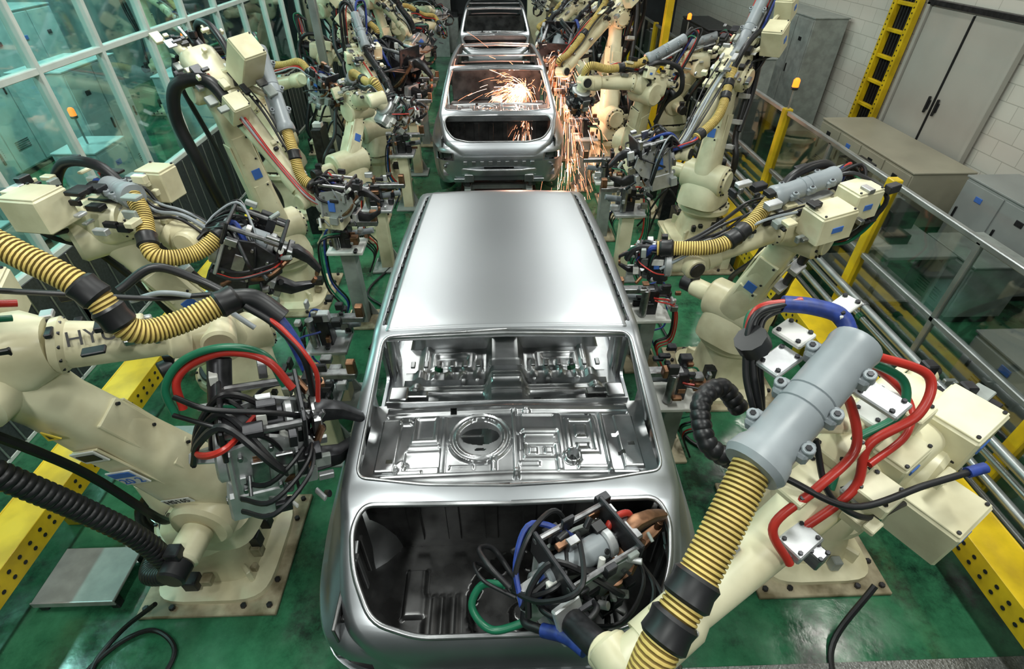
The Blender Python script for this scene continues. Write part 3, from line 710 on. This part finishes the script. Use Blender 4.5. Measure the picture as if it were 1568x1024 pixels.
# ------------------------------------------------------------------ robots
BK = (BLACK, DARK)
robot((-1.85, 1.9), (-1.6, 1.8, .85), (-1.95, 1.55, 2.0), (-1.25, 1.85, 1.95), (-.68, 1.74, 1.43), 1, label=('HS165', '20 2', 'HYUNDAI'), tk=1.05, gen=False, ek=1.0,
      gs=(-1.24, 1.5, 1.54), gw=1.45, clutter=80, style=0, loops=7,
      gtube=((-2.05, 1.55, 2.62), (-1.66, 1.55, 2.62)),
      hose=[(-1.68, 1.55, 2.62), (-1.55, 1.52, 2.55), (-1.37, 1.49, 2.42), (-1.29, 1.47, 2.27), (-1.2, 1.56, 2.22), (-1.03, 1.72, 2.23)],
      boxes=[((-2.2, 1.9, 2.1), (.2, .2, .2))],
      extra=[([(-2.1, 1.3, 1.9), (-1.98, 1.3, 1.72), (-1.87, 1.36, 1.38), (-1.76, 1.4, 1.03), (-1.76, 1.42, .69), (-2.0, 1.5, .5), (-2.1, 1.7, .4)], .052, 'corr'),
             ([(-1.36, 1.58, 1.75), (-1.36, 1.62, 1.87), (-1.29, 1.67, 1.93), (-1.15, 1.7, 1.96), (-.99, 1.68, 1.93), (-.9, 1.64, 1.8)], .017, RED),
             ([(-1.39, 1.56, 1.73), (-1.40, 1.6, 1.86), (-1.31, 1.66, 1.96), (-1.15, 1.7, 1.99), (-1.0, 1.7, 1.94), (-.94, 1.66, 1.8)], .017, GRN),
             ([(-2.0, 1.7, 2.3), (-1.75, 1.75, 2.24), (-1.45, 1.85, 2.14), (-1.2, 1.9, 2.12), (-1.05, 1.85, 2.1)], .012, BLACK),
             ([(-1.62, 1.9, 2.15), (-1.5, 2.0, 2.2), (-1.35, 2.02, 2.12), (-1.2, 1.98, 2.05)], .02, BLACK), ([(-1.55, 1.85, 2.13), (-1.4, 1.86, 2.16), (-1.25, 1.9, 2.08), (-1.1, 1.88, 1.95)], .012, GREY),
             ([(-2.1, 1.5, 2.38), (-1.95, 1.45, 2.33), (-1.85, 1.5, 2.36), (-1.75, 1.6, 2.3)], .014, RED), ([(-2.1, 1.46, 2.36), (-1.95, 1.42, 2.28), (-1.85, 1.44, 2.33), (-1.75, 1.55, 2.27)], .012, GRN),
             ([(-1.05, 1.72, 2.22), (-.97, 1.74, 2.2), (-.88, 1.72, 2.12)], .04, BLACK),
             ([(-1.0, 1.74, 2.2), (-.93, 1.74, 2.14), (-.86, 1.7, 2.03), (-.82, 1.66, 1.9)], .026, BLUE), ([(-1.0, 1.7, 2.2), (-.9, 1.68, 2.12), (-.8, 1.62, 2.0), (-.8, 1.6, 1.8)], .015, BLACK), ([(-.95, 1.7, 2.16), (-.86, 1.66, 2.1), (-.76, 1.6, 1.95), (-.78, 1.58, 1.78)], .01, RED),
             ([(-1.3, 1.5, 1.9), (-1.15, 1.45, 1.88), (-.95, 1.5, 1.8), (-.85, 1.6, 1.66)], .012, BLACK), ([(-1.3, 1.45, 1.85), (-1.1, 1.4, 1.82), (-.98, 1.45, 1.7), (-.95, 1.5, 1.5)], .010, BLACK)])
robot((-2.15, 3.2), (-2.0, 3.1, .9), (-2.3, 2.85, 1.95), (-1.75, 2.75, 1.95), (-1.15, 2.85, 1.6), 2, style=1, clutter=50, gw=1.3,
      gtube=((-2.2, 2.9, 2.2), (-1.98, 2.75, 2.2)), hose=[(-2.0, 2.77, 2.2), (-1.93, 2.68, 2.12), (-1.84, 2.5, 1.98), (-1.68, 2.6, 1.93), (-1.55, 2.75, 2.0)],
      boxes=[((-2.38, 2.6, 2.2), (.22, .2, .18)), ((-2.0, 3.05, 2.15), (.17, .15, .18))])
robot((-2.3, 5.0), (-2.25, 4.9, .9), (-2.35, 4.75, 2.3), (-1.62, 4.28, 1.5), (-1.0, 4.2, 1.45), 3, style=2, clutter=44, gw=1.3,
      gtube=((-1.93, 4.87, 2.55), (-1.72, 4.46, 2.0)), hose=[(-1.72, 4.46, 2.0), (-1.67, 4.35, 1.88), (-1.62, 4.25, 1.7), (-1.5, 4.2, 1.62)],
      boxes=[((-1.95, 4.6, 2.5), (.2, .2, .34)), ((-2.05, 4.4, 2.2), (.15, .15, .2))],
      extra=[([(-2.55, 4.6, 1.3), (-2.55, 4.5, 1.7), (-2.6, 4.5, 2.1), (-2.5, 4.5, 2.35), (-2.25, 4.5, 2.38), (-2.1, 4.45, 2.2)], .05, BLACK)])
robot((2.05, 1.9), (1.95, 1.8, .85), (1.5, 1.28, 1.75), (.38, .62, 1.50), (.73, 1.30, 1.24), 4, style=3, hr=.055, gs=(.15, .97, 1.28), gw=1.05, clutter=60, gen=False, ek=1.08, tk=1.05, loops=6,
      gtube=((1.07, 1.16, 2.41), (.69, .87, 2.2)), hose=[(.70, .88, 2.2), (.62, .78, 2.12), (.5, .64, 2.0), (.39, .52, 1.89), (.34, .44, 1.75), (.36, .5, 1.62)],
      boxes=[((1.66, 1.22, 1.93), (.2, .19, .2)), ((1.58, 1.02, 1.68), (.21, .2, .22)), ((1.2, 1.2, 2.0), (.1, .1, .12)), ((1.4, 1.12, 1.9), (.16, .12, .12))],
      plates=[((.86, 1.17, 2.33), (.12, .08, .02), ALU), ((.92, 1.24, 2.38), (.08, .1, .02), WHITEP), ((1.06, 1.27, 2.46), (.1, .06, .015), WHITEP), ((1.14, 1.06, 2.27), (.08, .14, .02), ALU), ((1.12, 1.08, 2.02), (.14, .12, .05), CREAM), ((1.0, 1.0, 1.95), (.2, .1, .03), CREAM), ((1.3, 1.2, 2.08), (.18, .1, .03), WHITEP), ((1.42, 1.2, 2.05), (.1, .12, .08), CREAM), ((1.25, .98, 1.9), (.12, .12, .06), CREAM), ((1.0, .9, 1.75), (.12, .09, .05), ALU), ((1.05, .86, 1.72), (.05, .05, .08), STEEL), ((.55, .74, 1.66), (.14, .1, .03), CREAM)],
      extra=[([(1.07, 1.18, 2.38), (1.05, 1.24, 2.44), (.97, 1.27, 2.46), (.88, 1.29, 2.46)], .026, BLUE),
             ([(.9, 1.29, 2.46), (.80, 1.27, 2.42), (.79, 1.18, 2.3), (.82, 1.1, 2.16), (.85, 1.1, 2.0)], .014, BLACK), ([(.9, 1.3, 2.44), (.83, 1.28, 2.40), (.82, 1.2, 2.3), (.84, 1.13, 2.16), (.87, 1.12, 2.0)], .012, BLACK), ([(.9, 1.28, 2.47), (.78, 1.25, 2.44), (.76, 1.16, 2.3), (.80, 1.08, 2.16), (.84, 1.08, 2.0)], .010, BLACK),
             ([(.93, 1.28, 2.48), (.8, 1.28, 2.45), (.76, 1.22, 2.36)], .010, RED), ([(.93, 1.3, 2.46), (.8, 1.3, 2.42), (.78, 1.22, 2.32)], .012, GRN), ([(.76, 1.2, 2.40), (.79, 1.2, 2.36)], .05, BLACK),
             ([(.85, 1.1, 1.9), (.76, 1.05, 2.0), (.67, 1.08, 2.06), (.67, 1.19, 2.13), (.75, 1.24, 2.15), (.82, 1.2, 2.08)], .034, 'corr'),
             ([(1.08, 1.16, 2.36), (1.2, 1.2, 2.31), (1.36, 1.16, 2.26), (1.33, 1.09, 2.16), (1.2, 1.06, 2.05), (1.17, .99, 1.9), (.97, .92, 1.72)], .015, RED),
             ([(1.08, 1.18, 2.34), (1.18, 1.22, 2.28), (1.31, 1.18, 2.22), (1.30, 1.12, 2.12), (1.15, 1.08, 2.03), (1.1, 1.0, 1.9)], .014, GRN),
             ([(1.02, 1.1, 2.28), (1.1, 1.1, 2.2), (1.12, 1.02, 2.08), (1.0, .95, 1.98), (.88, .9, 1.85), (.95, .84, 1.72)], .015, RED),
             ([(1.1, 1.2, 2.3), (1.28, 1.25, 2.2), (1.4, 1.2, 2.1), (1.35, 1.1, 2.05), (1.2, 1.02, 2.0)], .012, RED),
             ([(.9, .98, 2.0), (1.1, .9, 1.95), (1.35, .95, 1.98), (1.5, .98, 2.0)], .011, BLACK), ([(1.5, .98, 2.0), (1.56, .99, 2.01)], .018, BLUE),
             ([(1.0, 1.05, 2.1), (1.05, .95, 1.95), (1.2, .92, 1.85), (1.4, 1.0, 1.8)], .010, BLACK),
             ([(.02, .95, 1.38), (-.06, 1.02, 1.42), (-.1, 1.12, 1.36), (-.04, 1.16, 1.28), (.06, 1.05, 1.2), (.14, .95, 1.2)], .012, BLACK), ([(.04, .93, 1.34), (-.08, .98, 1.38), (-.12, 1.08, 1.32), (-.06, 1.1, 1.22), (.06, 1.0, 1.16)], .008, BLACK),
             ([(.0, .98, 1.34), (-.09, 1.0, 1.3), (-.13, .94, 1.24), (-.05, .87, 1.2), (.1, .88, 1.25)], .016, GRN),
             ([(.13, .92, 1.32), (.16, .98, 1.40), (.22, 1.04, 1.41)], .016, BLUE), ([(.22, 1.04, 1.41), (.28, 1.08, 1.40), (.34, 1.08, 1.32)], .012, RED), ([(.42, 1.15, 1.36), (.46, 1.2, 1.42), (.54, 1.24, 1.40), (.56, 1.22, 1.28)], .015, RED),
             ([(.28, .72, 1.38), (.22, .78, 1.35), (.14, .82, 1.31)], .026, BLUE), ([(.14, .82, 1.31), (.08, .86, 1.28), (.08, .92, 1.24)], .018, BLACK), ([(.3, .92, 1.36), (.34, .85, 1.41), (.26, .8, 1.40), (.14, .88, 1.35), (.2, .97, 1.29)], .012, BLACK)])
robot((2.05, 3.5), (1.95, 3.4, .9), (1.95, 3.0, 1.8), (1.2, 2.8, 1.7), (.78, 2.9, 1.66), 5, style=1, clutter=40,
      gtube=((2.1, 3.05, 2.15), (1.68, 2.95, 2.05)), hose=[(1.7, 2.96, 2.05), (1.5, 2.8, 1.93), (1.3, 2.72, 1.85), (.98, 2.8, 1.8)],
      boxes=[((1.95, 2.76, 1.98), (.24, .18, .18)), ((2.18, 2.9, 2.05), (.18, .18, .18))])
robot((2.45, 5.7), (2.35, 5.6, 1.1), (2.45, 5.8, 2.1), (1.8, 5.0, 1.6), (1.1, 4.9, 1.45), 6, stand=.3, style=0, clutter=44, gw=1.3,
      gtube=((2.72, 6.1, 2.75), (2.42, 5.75, 2.25)), hose=[(2.42, 5.72, 2.27), (2.3, 5.45, 2.15), (2.15, 5.15, 1.9), (1.9, 4.95, 1.75)],
      boxes=[((2.75, 5.7, 2.45), (.2, .2, .25)), ((2.85, 5.85, 2.7), (.17, .17, .2))])
# mid / far
k = 10
for (x, y, s) in ((-1.95, 6.6, 1), (-1.8, 7.9, 1), (-1.95, 9.2, 1), (-1.85, 10.7, 1), (-1.9, 12.6, 1), (-1.9, 14.6, 1), (1.95, 7.2, -1), (1.85, 8.5, -1), (1.95, 9.9, -1), (1.85, 11.4, -1), (1.9, 13.2, -1), (1.9, 15.2, -1), (-3.0, 7.3, 1), (-2.95, 9.9, 1), (3.0, 9.2, -1), (-2.95, 12.6, 1)):
    k += 1; rn = random.Random(k*13); r = lambda a: rn.uniform(-a, a)
    inner = abs(x) < 2.5; far = y > 11
    e = (x-s*.1+r(.4), y+r(.5), 1.9+r(.45)); dx = .6+r(.28)
    w = (e[0]+s*dx, y-.3+r(.5), 1.65+r(.4)); t = (s*-1.02+r(.14) if inner else w[0]+s*.5, y-.35+r(.4), 1.35+r(.25))
    robot((x, y), (x+s*.08, y-.05, .95), e, w, t, k, style=k, flip=rn.choice((-1, 1)), stand=rn.choice((0, .2)), tk=rn.uniform(.66, .85), hcol=BK if rn.random() < .45 else None, clutter=16 if far else 44, gw=1.35)

# ------------------------------------------------------------------ fixtures beside the line
def fixture(x, y, h, seed):
    rn = random.Random(seed); mb = MB()
    mb.box((x, y, .015), (.34, .34, .03), CREAMD if seed % 2 else GREYP); mb.box((x, y, h/2), (.14, .14, h), GREYP if seed % 2 else CREAM)
    mb.box((x, y, h), (.34, .3, .035), WHITEP if seed % 2 else ALU)
    mb.prism([(-.15, 0), (.15, 0), (.06, .2), (-.06, .2)], .02, GREYP, Matrix.Translation((x, y+.08, .03)) @ Matrix.Rotation(math.pi/2, 4, 'X'))
    s = -1 if x > 0 else 1
    mb.box((x, y, h+.14), (.1, .12, .26), DARK); mb.cyl((x-.08, y-.08, h+.03), (x-.08, y-.08, h+.3), .035, STEEL)
    mb.box((x+s*.16, y, h+.25), (.34, .07, .05), STEEL); mb.box((x+s*.3, y, h+.31), (.06, .06, .12), COPPER)
    mb.cyl((x, y+.1, h+.08), (x+s*.25, y+.1, h+.12), .03, GREY)
    for i in range(26):
        mb.box((x+rn.uniform(-.18, .18), y+rn.uniform(-.16, .16), h+rn.uniform(.03, .36)), (rn.uniform(.02, .09), rn.uniform(.02, .08), rn.uniform(.02, .08)), rn.choice((DARK, STEEL, ALU, COPPER, BLACK, DARK)))
    for i in range(5):
        mt = rn.choice((BLACK, BLACK, BLACK, RED, BLUE, GRN)); a = rn.uniform(-.15, .15)
        mb.tube([(x, y+a, h+.2), (x-s*.18, y+a*1.6, h+.15), (x-s*.24, y+a, h*.6), (x-s*.12, y+a, .25), (x-s*.2, y+a*1.4, .03)], rn.uniform(.007, .011), mt, 7)
    mb.build('clamping_fixture')
for i, (x, y, h) in enumerate(((-1.4, 3.35, .65), (-1.45, 4.5, .9), (-1.35, 2.75, .6), (1.35, 3.75, .6), (1.45, 5.3, .85), (1.3, 2.7, .6), (-1.35, 5.6, .8), (1.4, 6.3, .8), (-1.3, 7.3, .8), (1.35, 7.9, .8), (-1.3, 8.6, .9), (1.3, 9.2, .9), (1.3, 10.6, .9), (-1.3, 10.0, .9))):
    fixture(x, y, h, i)
mb = MB(); rn = random.Random(99)  # mostly dark equipment boxes, added to darken the gaps between the robots
for i in range(46):
    s = rn.choice((-1, 1)); x = s*rn.uniform(2.35, 2.6); y = rn.uniform(6.0, 17); h = rn.uniform(.3, 1.2)
    mb.box((x, y, h/2), (rn.uniform(.12, .22), rn.uniform(.15, .5), h), rn.choice((DARK, DARK, GREYP, CREAMD, BLACK, DARK)))
    mb.box((x, y, h+.03), (.12, .12, .06), rn.choice((DARK, STEEL, WHITEP)))
    mb.tube([(x, y, h), (x-s*.2, y+.1, h+.25), (x-s*.4, y+.2, h*.5), (x-s*.45, y+.3, .03)], .014, BLACK, 7)
mb.build('gap_darkening_racks')

# ------------------------------------------------------------------ guard rails
def rail(name, x, y0, y1):
    mb = MB(); L = y1-y0; c = (y0+y1)/2
    mb.box((x, c, .44), (.26, L, .012), SAFEY); 
    for sg in (-1, 1): mb.box((x+sg*.13, c, .36), (.012, L, .18), SAFEY)
    n = int(L/.09)
    for sg in (-1, 1):
        for k in range(n):
            for q in (.33, .39):
                p = V((x+sg*.137, y0+.05+k*.09, q)); mb.cyl(p, p+V((sg*.003, 0, 0)), .014, BLACK, n=8)
    yy = y0+.4
    while yy < y1:
        mb.box((x, yy, .14), (.12, .12, .28), SAFEY); yy += 1.6
    mb.build(name)
rail('guard_rail', 2.97, .2, 8.2); rail('guard_rail', -3.05, .2, 6.6)
mb = MB(); mb.box((-2.66, 1.72, .1), (.5, .36, .02), GREYP)
for sx in (-1, 1):
    for sy in (-1, 1): mb.box((-2.66+sx*.22, 1.72+sy*.15, .045), (.05, .05, .09), DARK)
mb.box((-2.66, 1.54, .09), (.5, .01, .05), ALU); mb.build('floor_drip_tray')
mb = MB()
mb.box((-2.45, 2.66, .15), (.24, .2, .3), pmat('blue_grey_paint', (.05, .08, .13), .4)); mb.box((-2.45, 2.66, .31), (.27, .23, .02), GREYP); mb.box((-2.45, 2.55, .15), (.15, .01, .2), DARK); mb.build('control_box')

# pipes along right fence
mb = MB()
for i, (x, z, r) in enumerate(((3.19, .5, .03), (3.21, .62, .025), (3.18, .74, .035), (3.21, .38, .02))):
    mb.cyl((x, .3, z), (x, 8.6, z), r, CONDUIT, n=12)
    for y in (1.2, 2.4, 3.6, 4.8, 6.0, 7.2): mb.cyl((x, y-.03, z), (x, y+.03, z), r*1.35, STEEL if i != 1 else GRN, n=12)
for y in (1.0, 2.6, 4.7, 5.8, 7.4): mb.box((3.26, y, .4), (.04, .05, .8), CONDUIT); mb.box((3.22, y, .56), (.08, .03, .5), CONDUIT)
mb.build('pneumatic_pipes')

# ------------------------------------------------------------------ right safety fence
mb = MB(); fx = 3.38; ys = [.1, 2.1, 4.15, 6.2, 8.25, 10.3, 12.35, 14.4]
mg = MB()
for i, y in enumerate(ys):
    mb.box((fx, y, .83), (.09, .09, 1.66), SAFEY); mb.box((fx, y, .01), (.16, .16, .02), SAFEY)
    if i < len(ys)-1:
        c = (y+ys[i+1])/2; L = ys[i+1]-y-.08
        for z in (1.62, .95, .12): mb.box((fx, c, z), (.045, L, .045), CONDUIT)
        mb.box((fx, c, .87), (.045, .045, 1.5), CONDUIT)
        mg.box((fx, c, 1.28), (.006, L, .64), POLY, ch=.001); mg.box((fx, c, .54), (.006, L, .8), POLY, ch=.001)
fence = empty('safety_fence'); mb.build('fence_frame', fence); mg.build('polycarbonate_panels', fence)

# ------------------------------------------------------------------ shell: floor, walls, ceiling
def slab(name, c, size, mat):
    mb = MB(); mb.box(c, size, mat, ch=.0005); return mb.build(name)
slab('floor', (0, 8, -.05), (19, 26, .1), FLOORM)
slab('ceiling', (0, 8, 6.1), (19, 26, .1), CEILM)
slab('wall_right', (6.4, 8, 3.02), (.2, 26, 6.05), WALLW)
slab('wall_back', (-1.5, 20.9, 3.02), (15.6, .2, 6.05), DARKW)
slab('wall_left', (-9.2, 8, 3.02), (.2, 26, 6.05), pmat('pale_teal_wall_paint', (.32, .44, .43), .6, 0, .5, 1.5))
slab('wall_front', (-1.5, -4.8, 3.02), (15.6, .2, 6.05), CEILM)
slab('trim_tread_plate', (2.3, .84, .006), (3.6, .52, .012), TREAD)
mb = MB(); dx = -.03
for k in range(2):
    yc = 7.17+k*.86; mb.box((6.27+dx, yc, 1.2), (.05, .845, 2.38), DOORM); 
    hy = 7.6+(-.09 if k == 0 else .09)
    mb.box((6.22+dx, hy, 1.28), (.03, .03, .22), BLACK); mb.box((6.235+dx, hy, 1.28), (.02, .06, .12), DARK)
mb.box((6.25+dx, 6.70, 1.22), (.08, .06, 2.44), DOORM); mb.box((6.25+dx, 8.50, 1.22), (.08, .06, 2.44), DOORM); mb.box((6.25+dx, 7.6, 2.44), (.08, 1.86, .07), DARK); mb.box((6.235+dx, 7.6, 1.2), (.03, .015, 2.36), BLACK)
mb.build('door_1')
mb = MB()
for y in (8.72, 9.22):
    mb.box((6.2, y, 2.2), (.1, .09, 4.4), SAFEY)
    for k in range(60): mb.cyl((6.145, y, .1+k*.07), (6.149, y, .1+k*.07), .012, BLACK, n=8)
for k in range(12): mb.box((6.2, 8.97, .2+k*.36), (.06, .46, .05), SAFEY)
mb.box((6.27, 8.97, 2.2), (.02, .46, 4.4), BLACK)
for k in range(5): mb.cyl((6.24, 8.82+k*.07, .05), (6.24, 8.82+k*.07, 4.4), .02, BLACK, n=8)
mb.build('cable_ladder')
def cabinet(x, y, w, d, h, mat, nm='control_cabinet', face=-1, z0=.08):
    mb = MB(); mb.box((x, y, z0/2), (w*.95, d*.95, z0), DARK); mb.box((x, y, z0+h/2), (w, d, h), mat, ch=.01)
    n = max(1, round(d/.6))
    for k in range(n):
        yc = y-d/2+(k+.5)*d/n; mb.box((x+face*(w/2+.008), yc, z0+h/2), (.016, d/n-.03, h-.06), mat)
        mb.box((x+face*(w/2+.025), yc+d/n*.36, z0+h*.55), (.02, .025, .14), BLACK)
        mb.box((x+face*(w/2+.02), yc, z0+h*.82), (.01, .1, .06), LABB if (k+int(y)) % 3 == 0 else DARK)
        for q in range(5): mb.box((x+face*(w/2+.018), yc, z0+h*.15+q*.03), (.006, d/n*.5, .01), DARK)
    mb.box((x, y, z0+h+.01), (w+.03, d+.03, .025), mat); return mb.build(nm)
cabinet(5.7, 7.4, .8, 2.3, .75, BENCHM, 'storage_bench'); cabinet(5.9, 5.2, .6, 1.2, .9, OFFW); cabinet(5.0, 4.6, .6, .7, .6, GREYP); cabinet(5.9, 3.2, .6, 1.8, 1.0, OFFW)
cabinet(4.4, 3.0, .5, .8, .5, OFFW); cabinet(5.9, 11.5, .6, 2.4, 1.9, GREYP); cabinet(4.3, 9.6, .5, .9, 1.5, GREYP); cabinet(4.1, 11.3, .5, 1.6, 1.7, DARK)
mb = MB()
for (x, y) in ((4.5, 6.2), (4.2, 4.9)):
    mb.box((x, y, .75), (.7, 1.1, .04), OFFW)
    for sx in (-1, 1):
        for sy in (-1, 1): mb.box((x+sx*.31, y+sy*.5, .37), (.04, .04, .74), GREYP)
    mb.box((x, y, .2), (.66, 1.0, .03), GREYP); mb.box((x+.1, y+.2, .87), (.3, .35, .2), DARK); mb.box((x-.1, y-.2, .82), (.2, .2, .1), DARK)
mb.build('work_table')

# ------------------------------------------------------------------ left glazed partition
gx = -3.95; mb = MB(); mgl = MB(); my = [1.3+.935*k for k in range(19)]
for i, y in enumerate(my):
    mb.box((gx, y, 2.3), (.09, .05, 4.6), FRAMEW)
for z in (1.05, 2.35, 3.5, 4.5): mb.box((gx, 9.7, z), (.08, 17.2, .055), FRAMEW)
mb.box((gx, 9.7, .02), (.1, 17.2, .04), FRAMEW); mb.box((gx+.03, 9.7, .53), (.03, 17.2, 1.0), pmat('mesh_screen', (.06, .07, .075), .5, .4, .3, 40))
for k in range(90): mb.box((gx+.05, 1.2+k*.19, .53), (.012, .014, .98), CONDUIT)
mgl.box((gx, 9.7, 2.8), (.008, 17.1, 3.45), GLASS, ch=.001)
w = empty('window_1'); mb.build('window_frame', w); mgl.build('window_glass', w)
cabinet(-6.3, 5.6, .8, 1.6, 1.9, TEALP, face=1); cabinet(-6.0, 8.2, .7, 1.2, 1.7, TEALP, face=1); cabinet(-5.2, 4.5, .6, .9, .9, TEALP, face=1)
cabinet(-8.2, 9.5, .8, 3.0, 2.1, TEALP, face=1); cabinet(-5.3, 10.3, .8, 1.4, 1.2, TEALP, face=1); cabinet(-7.6, 3.4, .8, 2.2, 1.3, TEALP, face=1); cabinet(-5.0, 6.6, .5, .6, 1.1, TEALP, face=1)
robot((-7.4, 7.2), (-7.3, 7.1, .95), (-7.5, 7.0, 2.1), (-6.8, 6.9, 1.9), (-6.3, 6.8, 1.5), 40, style=1)
robot((-7.0, 12.4), (-6.9, 12.3, .95), (-7.0, 12.4, 2.2), (-6.3, 12.1, 1.9), (-5.8, 12.0, 1.5), 41, style=2)

mb = MB()
for x in (-2.45, 2.45):
    for y in (8.4, 11.9, 15.0, 17.3):
        mb.box((x, y, 1.9), (.1, .1, 3.8), SAFEY if x > 0 else CONDUIT)
    mb.box((x, 12.8, 3.75), (.12, 9, .12), CONDUIT)
for y in (11.9, 15.0, 17.3): mb.box((0, y, 3.78), (5.0, .12, .12), CONDUIT)
mb.build('support_gantry')
mb = MB()
for i in range(40):
    rn = random.Random(i); s = rn.choice((-1, 1)); x = s*rn.uniform(1.2, 2.6); y = rn.uniform(17.8, 20); h = rn.uniform(.6, 2.6)
    mb.box((x, y, h/2), (rn.uniform(.15, .6), rn.uniform(.15, .5), h), rn.choice((CREAM, DARK, GREYP, CREAMD, DARK)))
mb.build('line_side_equipment')

def beacon(x, y, z, h=.4):
    mb = MB(); mb.cyl((x, y, z), (x, y, z+h), .012, CONDUIT, n=8); mb.cyl((x, y, z+h), (x, y, z+h+.03), .04, BLACK, n=14)
    mb.lathe((x, y, z+h+.03), (0, 0, 1), [(0, .035), (.07, .035), (.09, .02), (.095, .004)], ORANGE, 14); mb.build('warning_beacon')
for b in ((3.38, 6.2, 1.66, .2), (3.38, 10.3, 1.66, .3), (3.38, 14.4, 1.66, .3), (-5.0, 6.6, 1.21, .3), (-5.2, 4.5, 1.01, .25), (-5.3, 10.3, 1.31, .4)): beacon(*b)

mb = MB()
mb.tube([(-2.05, 1.45, .25), (-2.3, 1.38, .06), (-2.38, 1.2, .02), (-2.25, 1.02, .02), (-2.0, 1.08, .02), (-1.95, 1.28, .02), (-2.15, 1.4, .02), (-2.35, 1.28, .02), (-2.45, 1.0, .02), (-2.4, .6, .02)], .014, BLACK, 8, 10)
mb.tube([(2.2, 1.4, .3), (1.95, 1.2, .03), (1.85, .95, .02), (1.8, .6, .02)], .018, BLACK, 8, 8)
mb.tube([(-1.3, 4.0, .02), (-1.2, 4.6, .02), (-1.5, 5.0, .02), (-1.3, 5.6, .02)], .014, BLACK, 8, 8)
mb.tube([(2.1, 2.6, .02), (1.6, 2.7, .02), (1.5, 3.1, .02), (1.75, 3.4, .02), (1.7, 4.4, .02)], .014, BLACK, 8, 8)
mb.build('floor_cables')
mb = MB(); cx, cy = -2.12, 1.02
mb.box((cx, cy-.1, .1), (.4, .012, .15), CREAM); mb.box((cx, cy+.1, .1), (.4, .012, .15), CREAM); mb.box((cx-.2, cy, .1), (.012, .2, .15), CREAM); mb.box((cx+.2, cy, .1), (.012, .2, .15), CREAM); mb.box((cx, cy, .03), (.38, .18, .04), CREAM); mb.build('parts_tray')

# ------------------------------------------------------------------ sparks
mb = MB(); rn = random.Random(3)
def burst(o, cnt, vdir, spread, sp, life, floorz, dtm=.07, mn=.4):
    for i in range(cnt):
        v = (V(vdir)+V((rn.gauss(0, 1), rn.gauss(0, 1), rn.gauss(0, 1)))*spread)*sp*rn.uniform(mn, 1.1)
        t0 = rn.uniform(0, life); dt = rn.uniform(.02, dtm); P = []
        for k in range(4):
            t = t0+dt*k/3; p = V(o)+v*t+V((0, 0, -4.9*t*t)); 
            if p.z < floorz: break
            P.append(p)
        if len(P) > 1: mb.tube(P, rn.uniform(.001, .0024), SPARKW if rn.random() < .2 else SPARK, 4, raw=True)
burst((.5, 8.7, 1.25), 620, (-.55, -.25, .3), .42, 2.4, .26, .8, .1)
burst((.45, 7.5, 1.2), 200, (-.2, 0, -.1), .3, 1.6, .22, .75)
burst((1.02, 9.0, 1.7), 170, (.2, -.4, -.05), .35, 2.6, .45, .03, .09)
burst((1.02, 7.8, 1.3), 170, (.25, -.35, -.1), .35, 2.4, .42, .03, .09)
burst((1.0, 7.0, .8), 50, (.3, -.4, 0), .3, 2.0, .3, .03)
mb.build('welding_sparks')

# ------------------------------------------------------------------ lights
def alight(name, loc, size, power, c=(1, 1, 1), rot=(0, 0, 0)):
    l = bpy.data.lights.new(name, 'AREA'); l.shape = 'RECTANGLE'; l.size, l.size_y = size; l.energy = power; l.color = c
    o = bpy.data.objects.new(name, l); o.location = loc; o.rotation_euler = rot; col.objects.link(o); return o
def lamp(x, y, p, z=5.4, c=(.97, 1, .95)):
    e = empty('ceiling_lamp', (x, y, z))
    mb = MB(); mb.box((0, 0, .06), (.34, 1.3, .08), WHITEP); mb.cyl((0, -.4, .1), (0, -.4, .66), .01, DARK); mb.cyl((0, .4, .1), (0, .4, .66), .01, DARK)
    for sx in (-.08, .08): mb.cyl((sx, -.6, .0), (sx, .6, .0), .018, LAMPM, n=10)
    mb.build('lamp_housing', e)
    a = alight('lamp_light', (0, 0, -.03), (.3, 1.2), p, c); a.parent = e
for y in (-1.8, 1.5, 4.8, 8.1, 11.4, 14.7):
    for x in (-1.7, 1.7): lamp(x, y, 84 if y < 8 else 52)
for y in (3, 7, 11): lamp(5.0, y, 30, c=(1, .96, .88))
for y in (2.5, 6, 9.5, 13): lamp(-6.6, y, 190, c=(.55, 1, .93))
def plight(loc, p, c, r=.05):
    l = bpy.data.lights.new('welding_arc', 'POINT'); l.energy = p; l.color = c; l.shadow_soft_size = r; o = bpy.data.objects.new('welding_arc', l); o.location = loc; col.objects.link(o)
plight((.35, 8.6, 1.4), 60, (1, .5, .34)); plight((.4, 7.5, 1.12), 34, (1, .5, .34)); plight((1.05, 8.2, 1.3), 28, (1, .45, .28)); plight((.9, 7.2, .8), 10, (1, .42, .25))
wd = bpy.data.worlds.new('world'); wd.use_nodes = True; wd.node_tree.nodes['Background'].inputs[0].default_value = (.55, .65, .7, 1); wd.node_tree.nodes['Background'].inputs[1].default_value = .05; scene.world = wd

# ------------------------------------------------------------------ camera
cam = bpy.data.cameras.new('camera'); cam.sensor_width = 36; cam.lens = 18.3; cam.clip_start = .05
co = bpy.data.objects.new('camera', cam); co.location = (0, 0, 3.4); co.rotation_euler = (math.radians(90-38.9), 0, math.radians(-1.8)); col.objects.link(co)
scene.camera = co
scene.view_settings.view_transform = 'Standard'
scene.view_settings.look = 'None'
scene.view_settings.exposure = 0.0
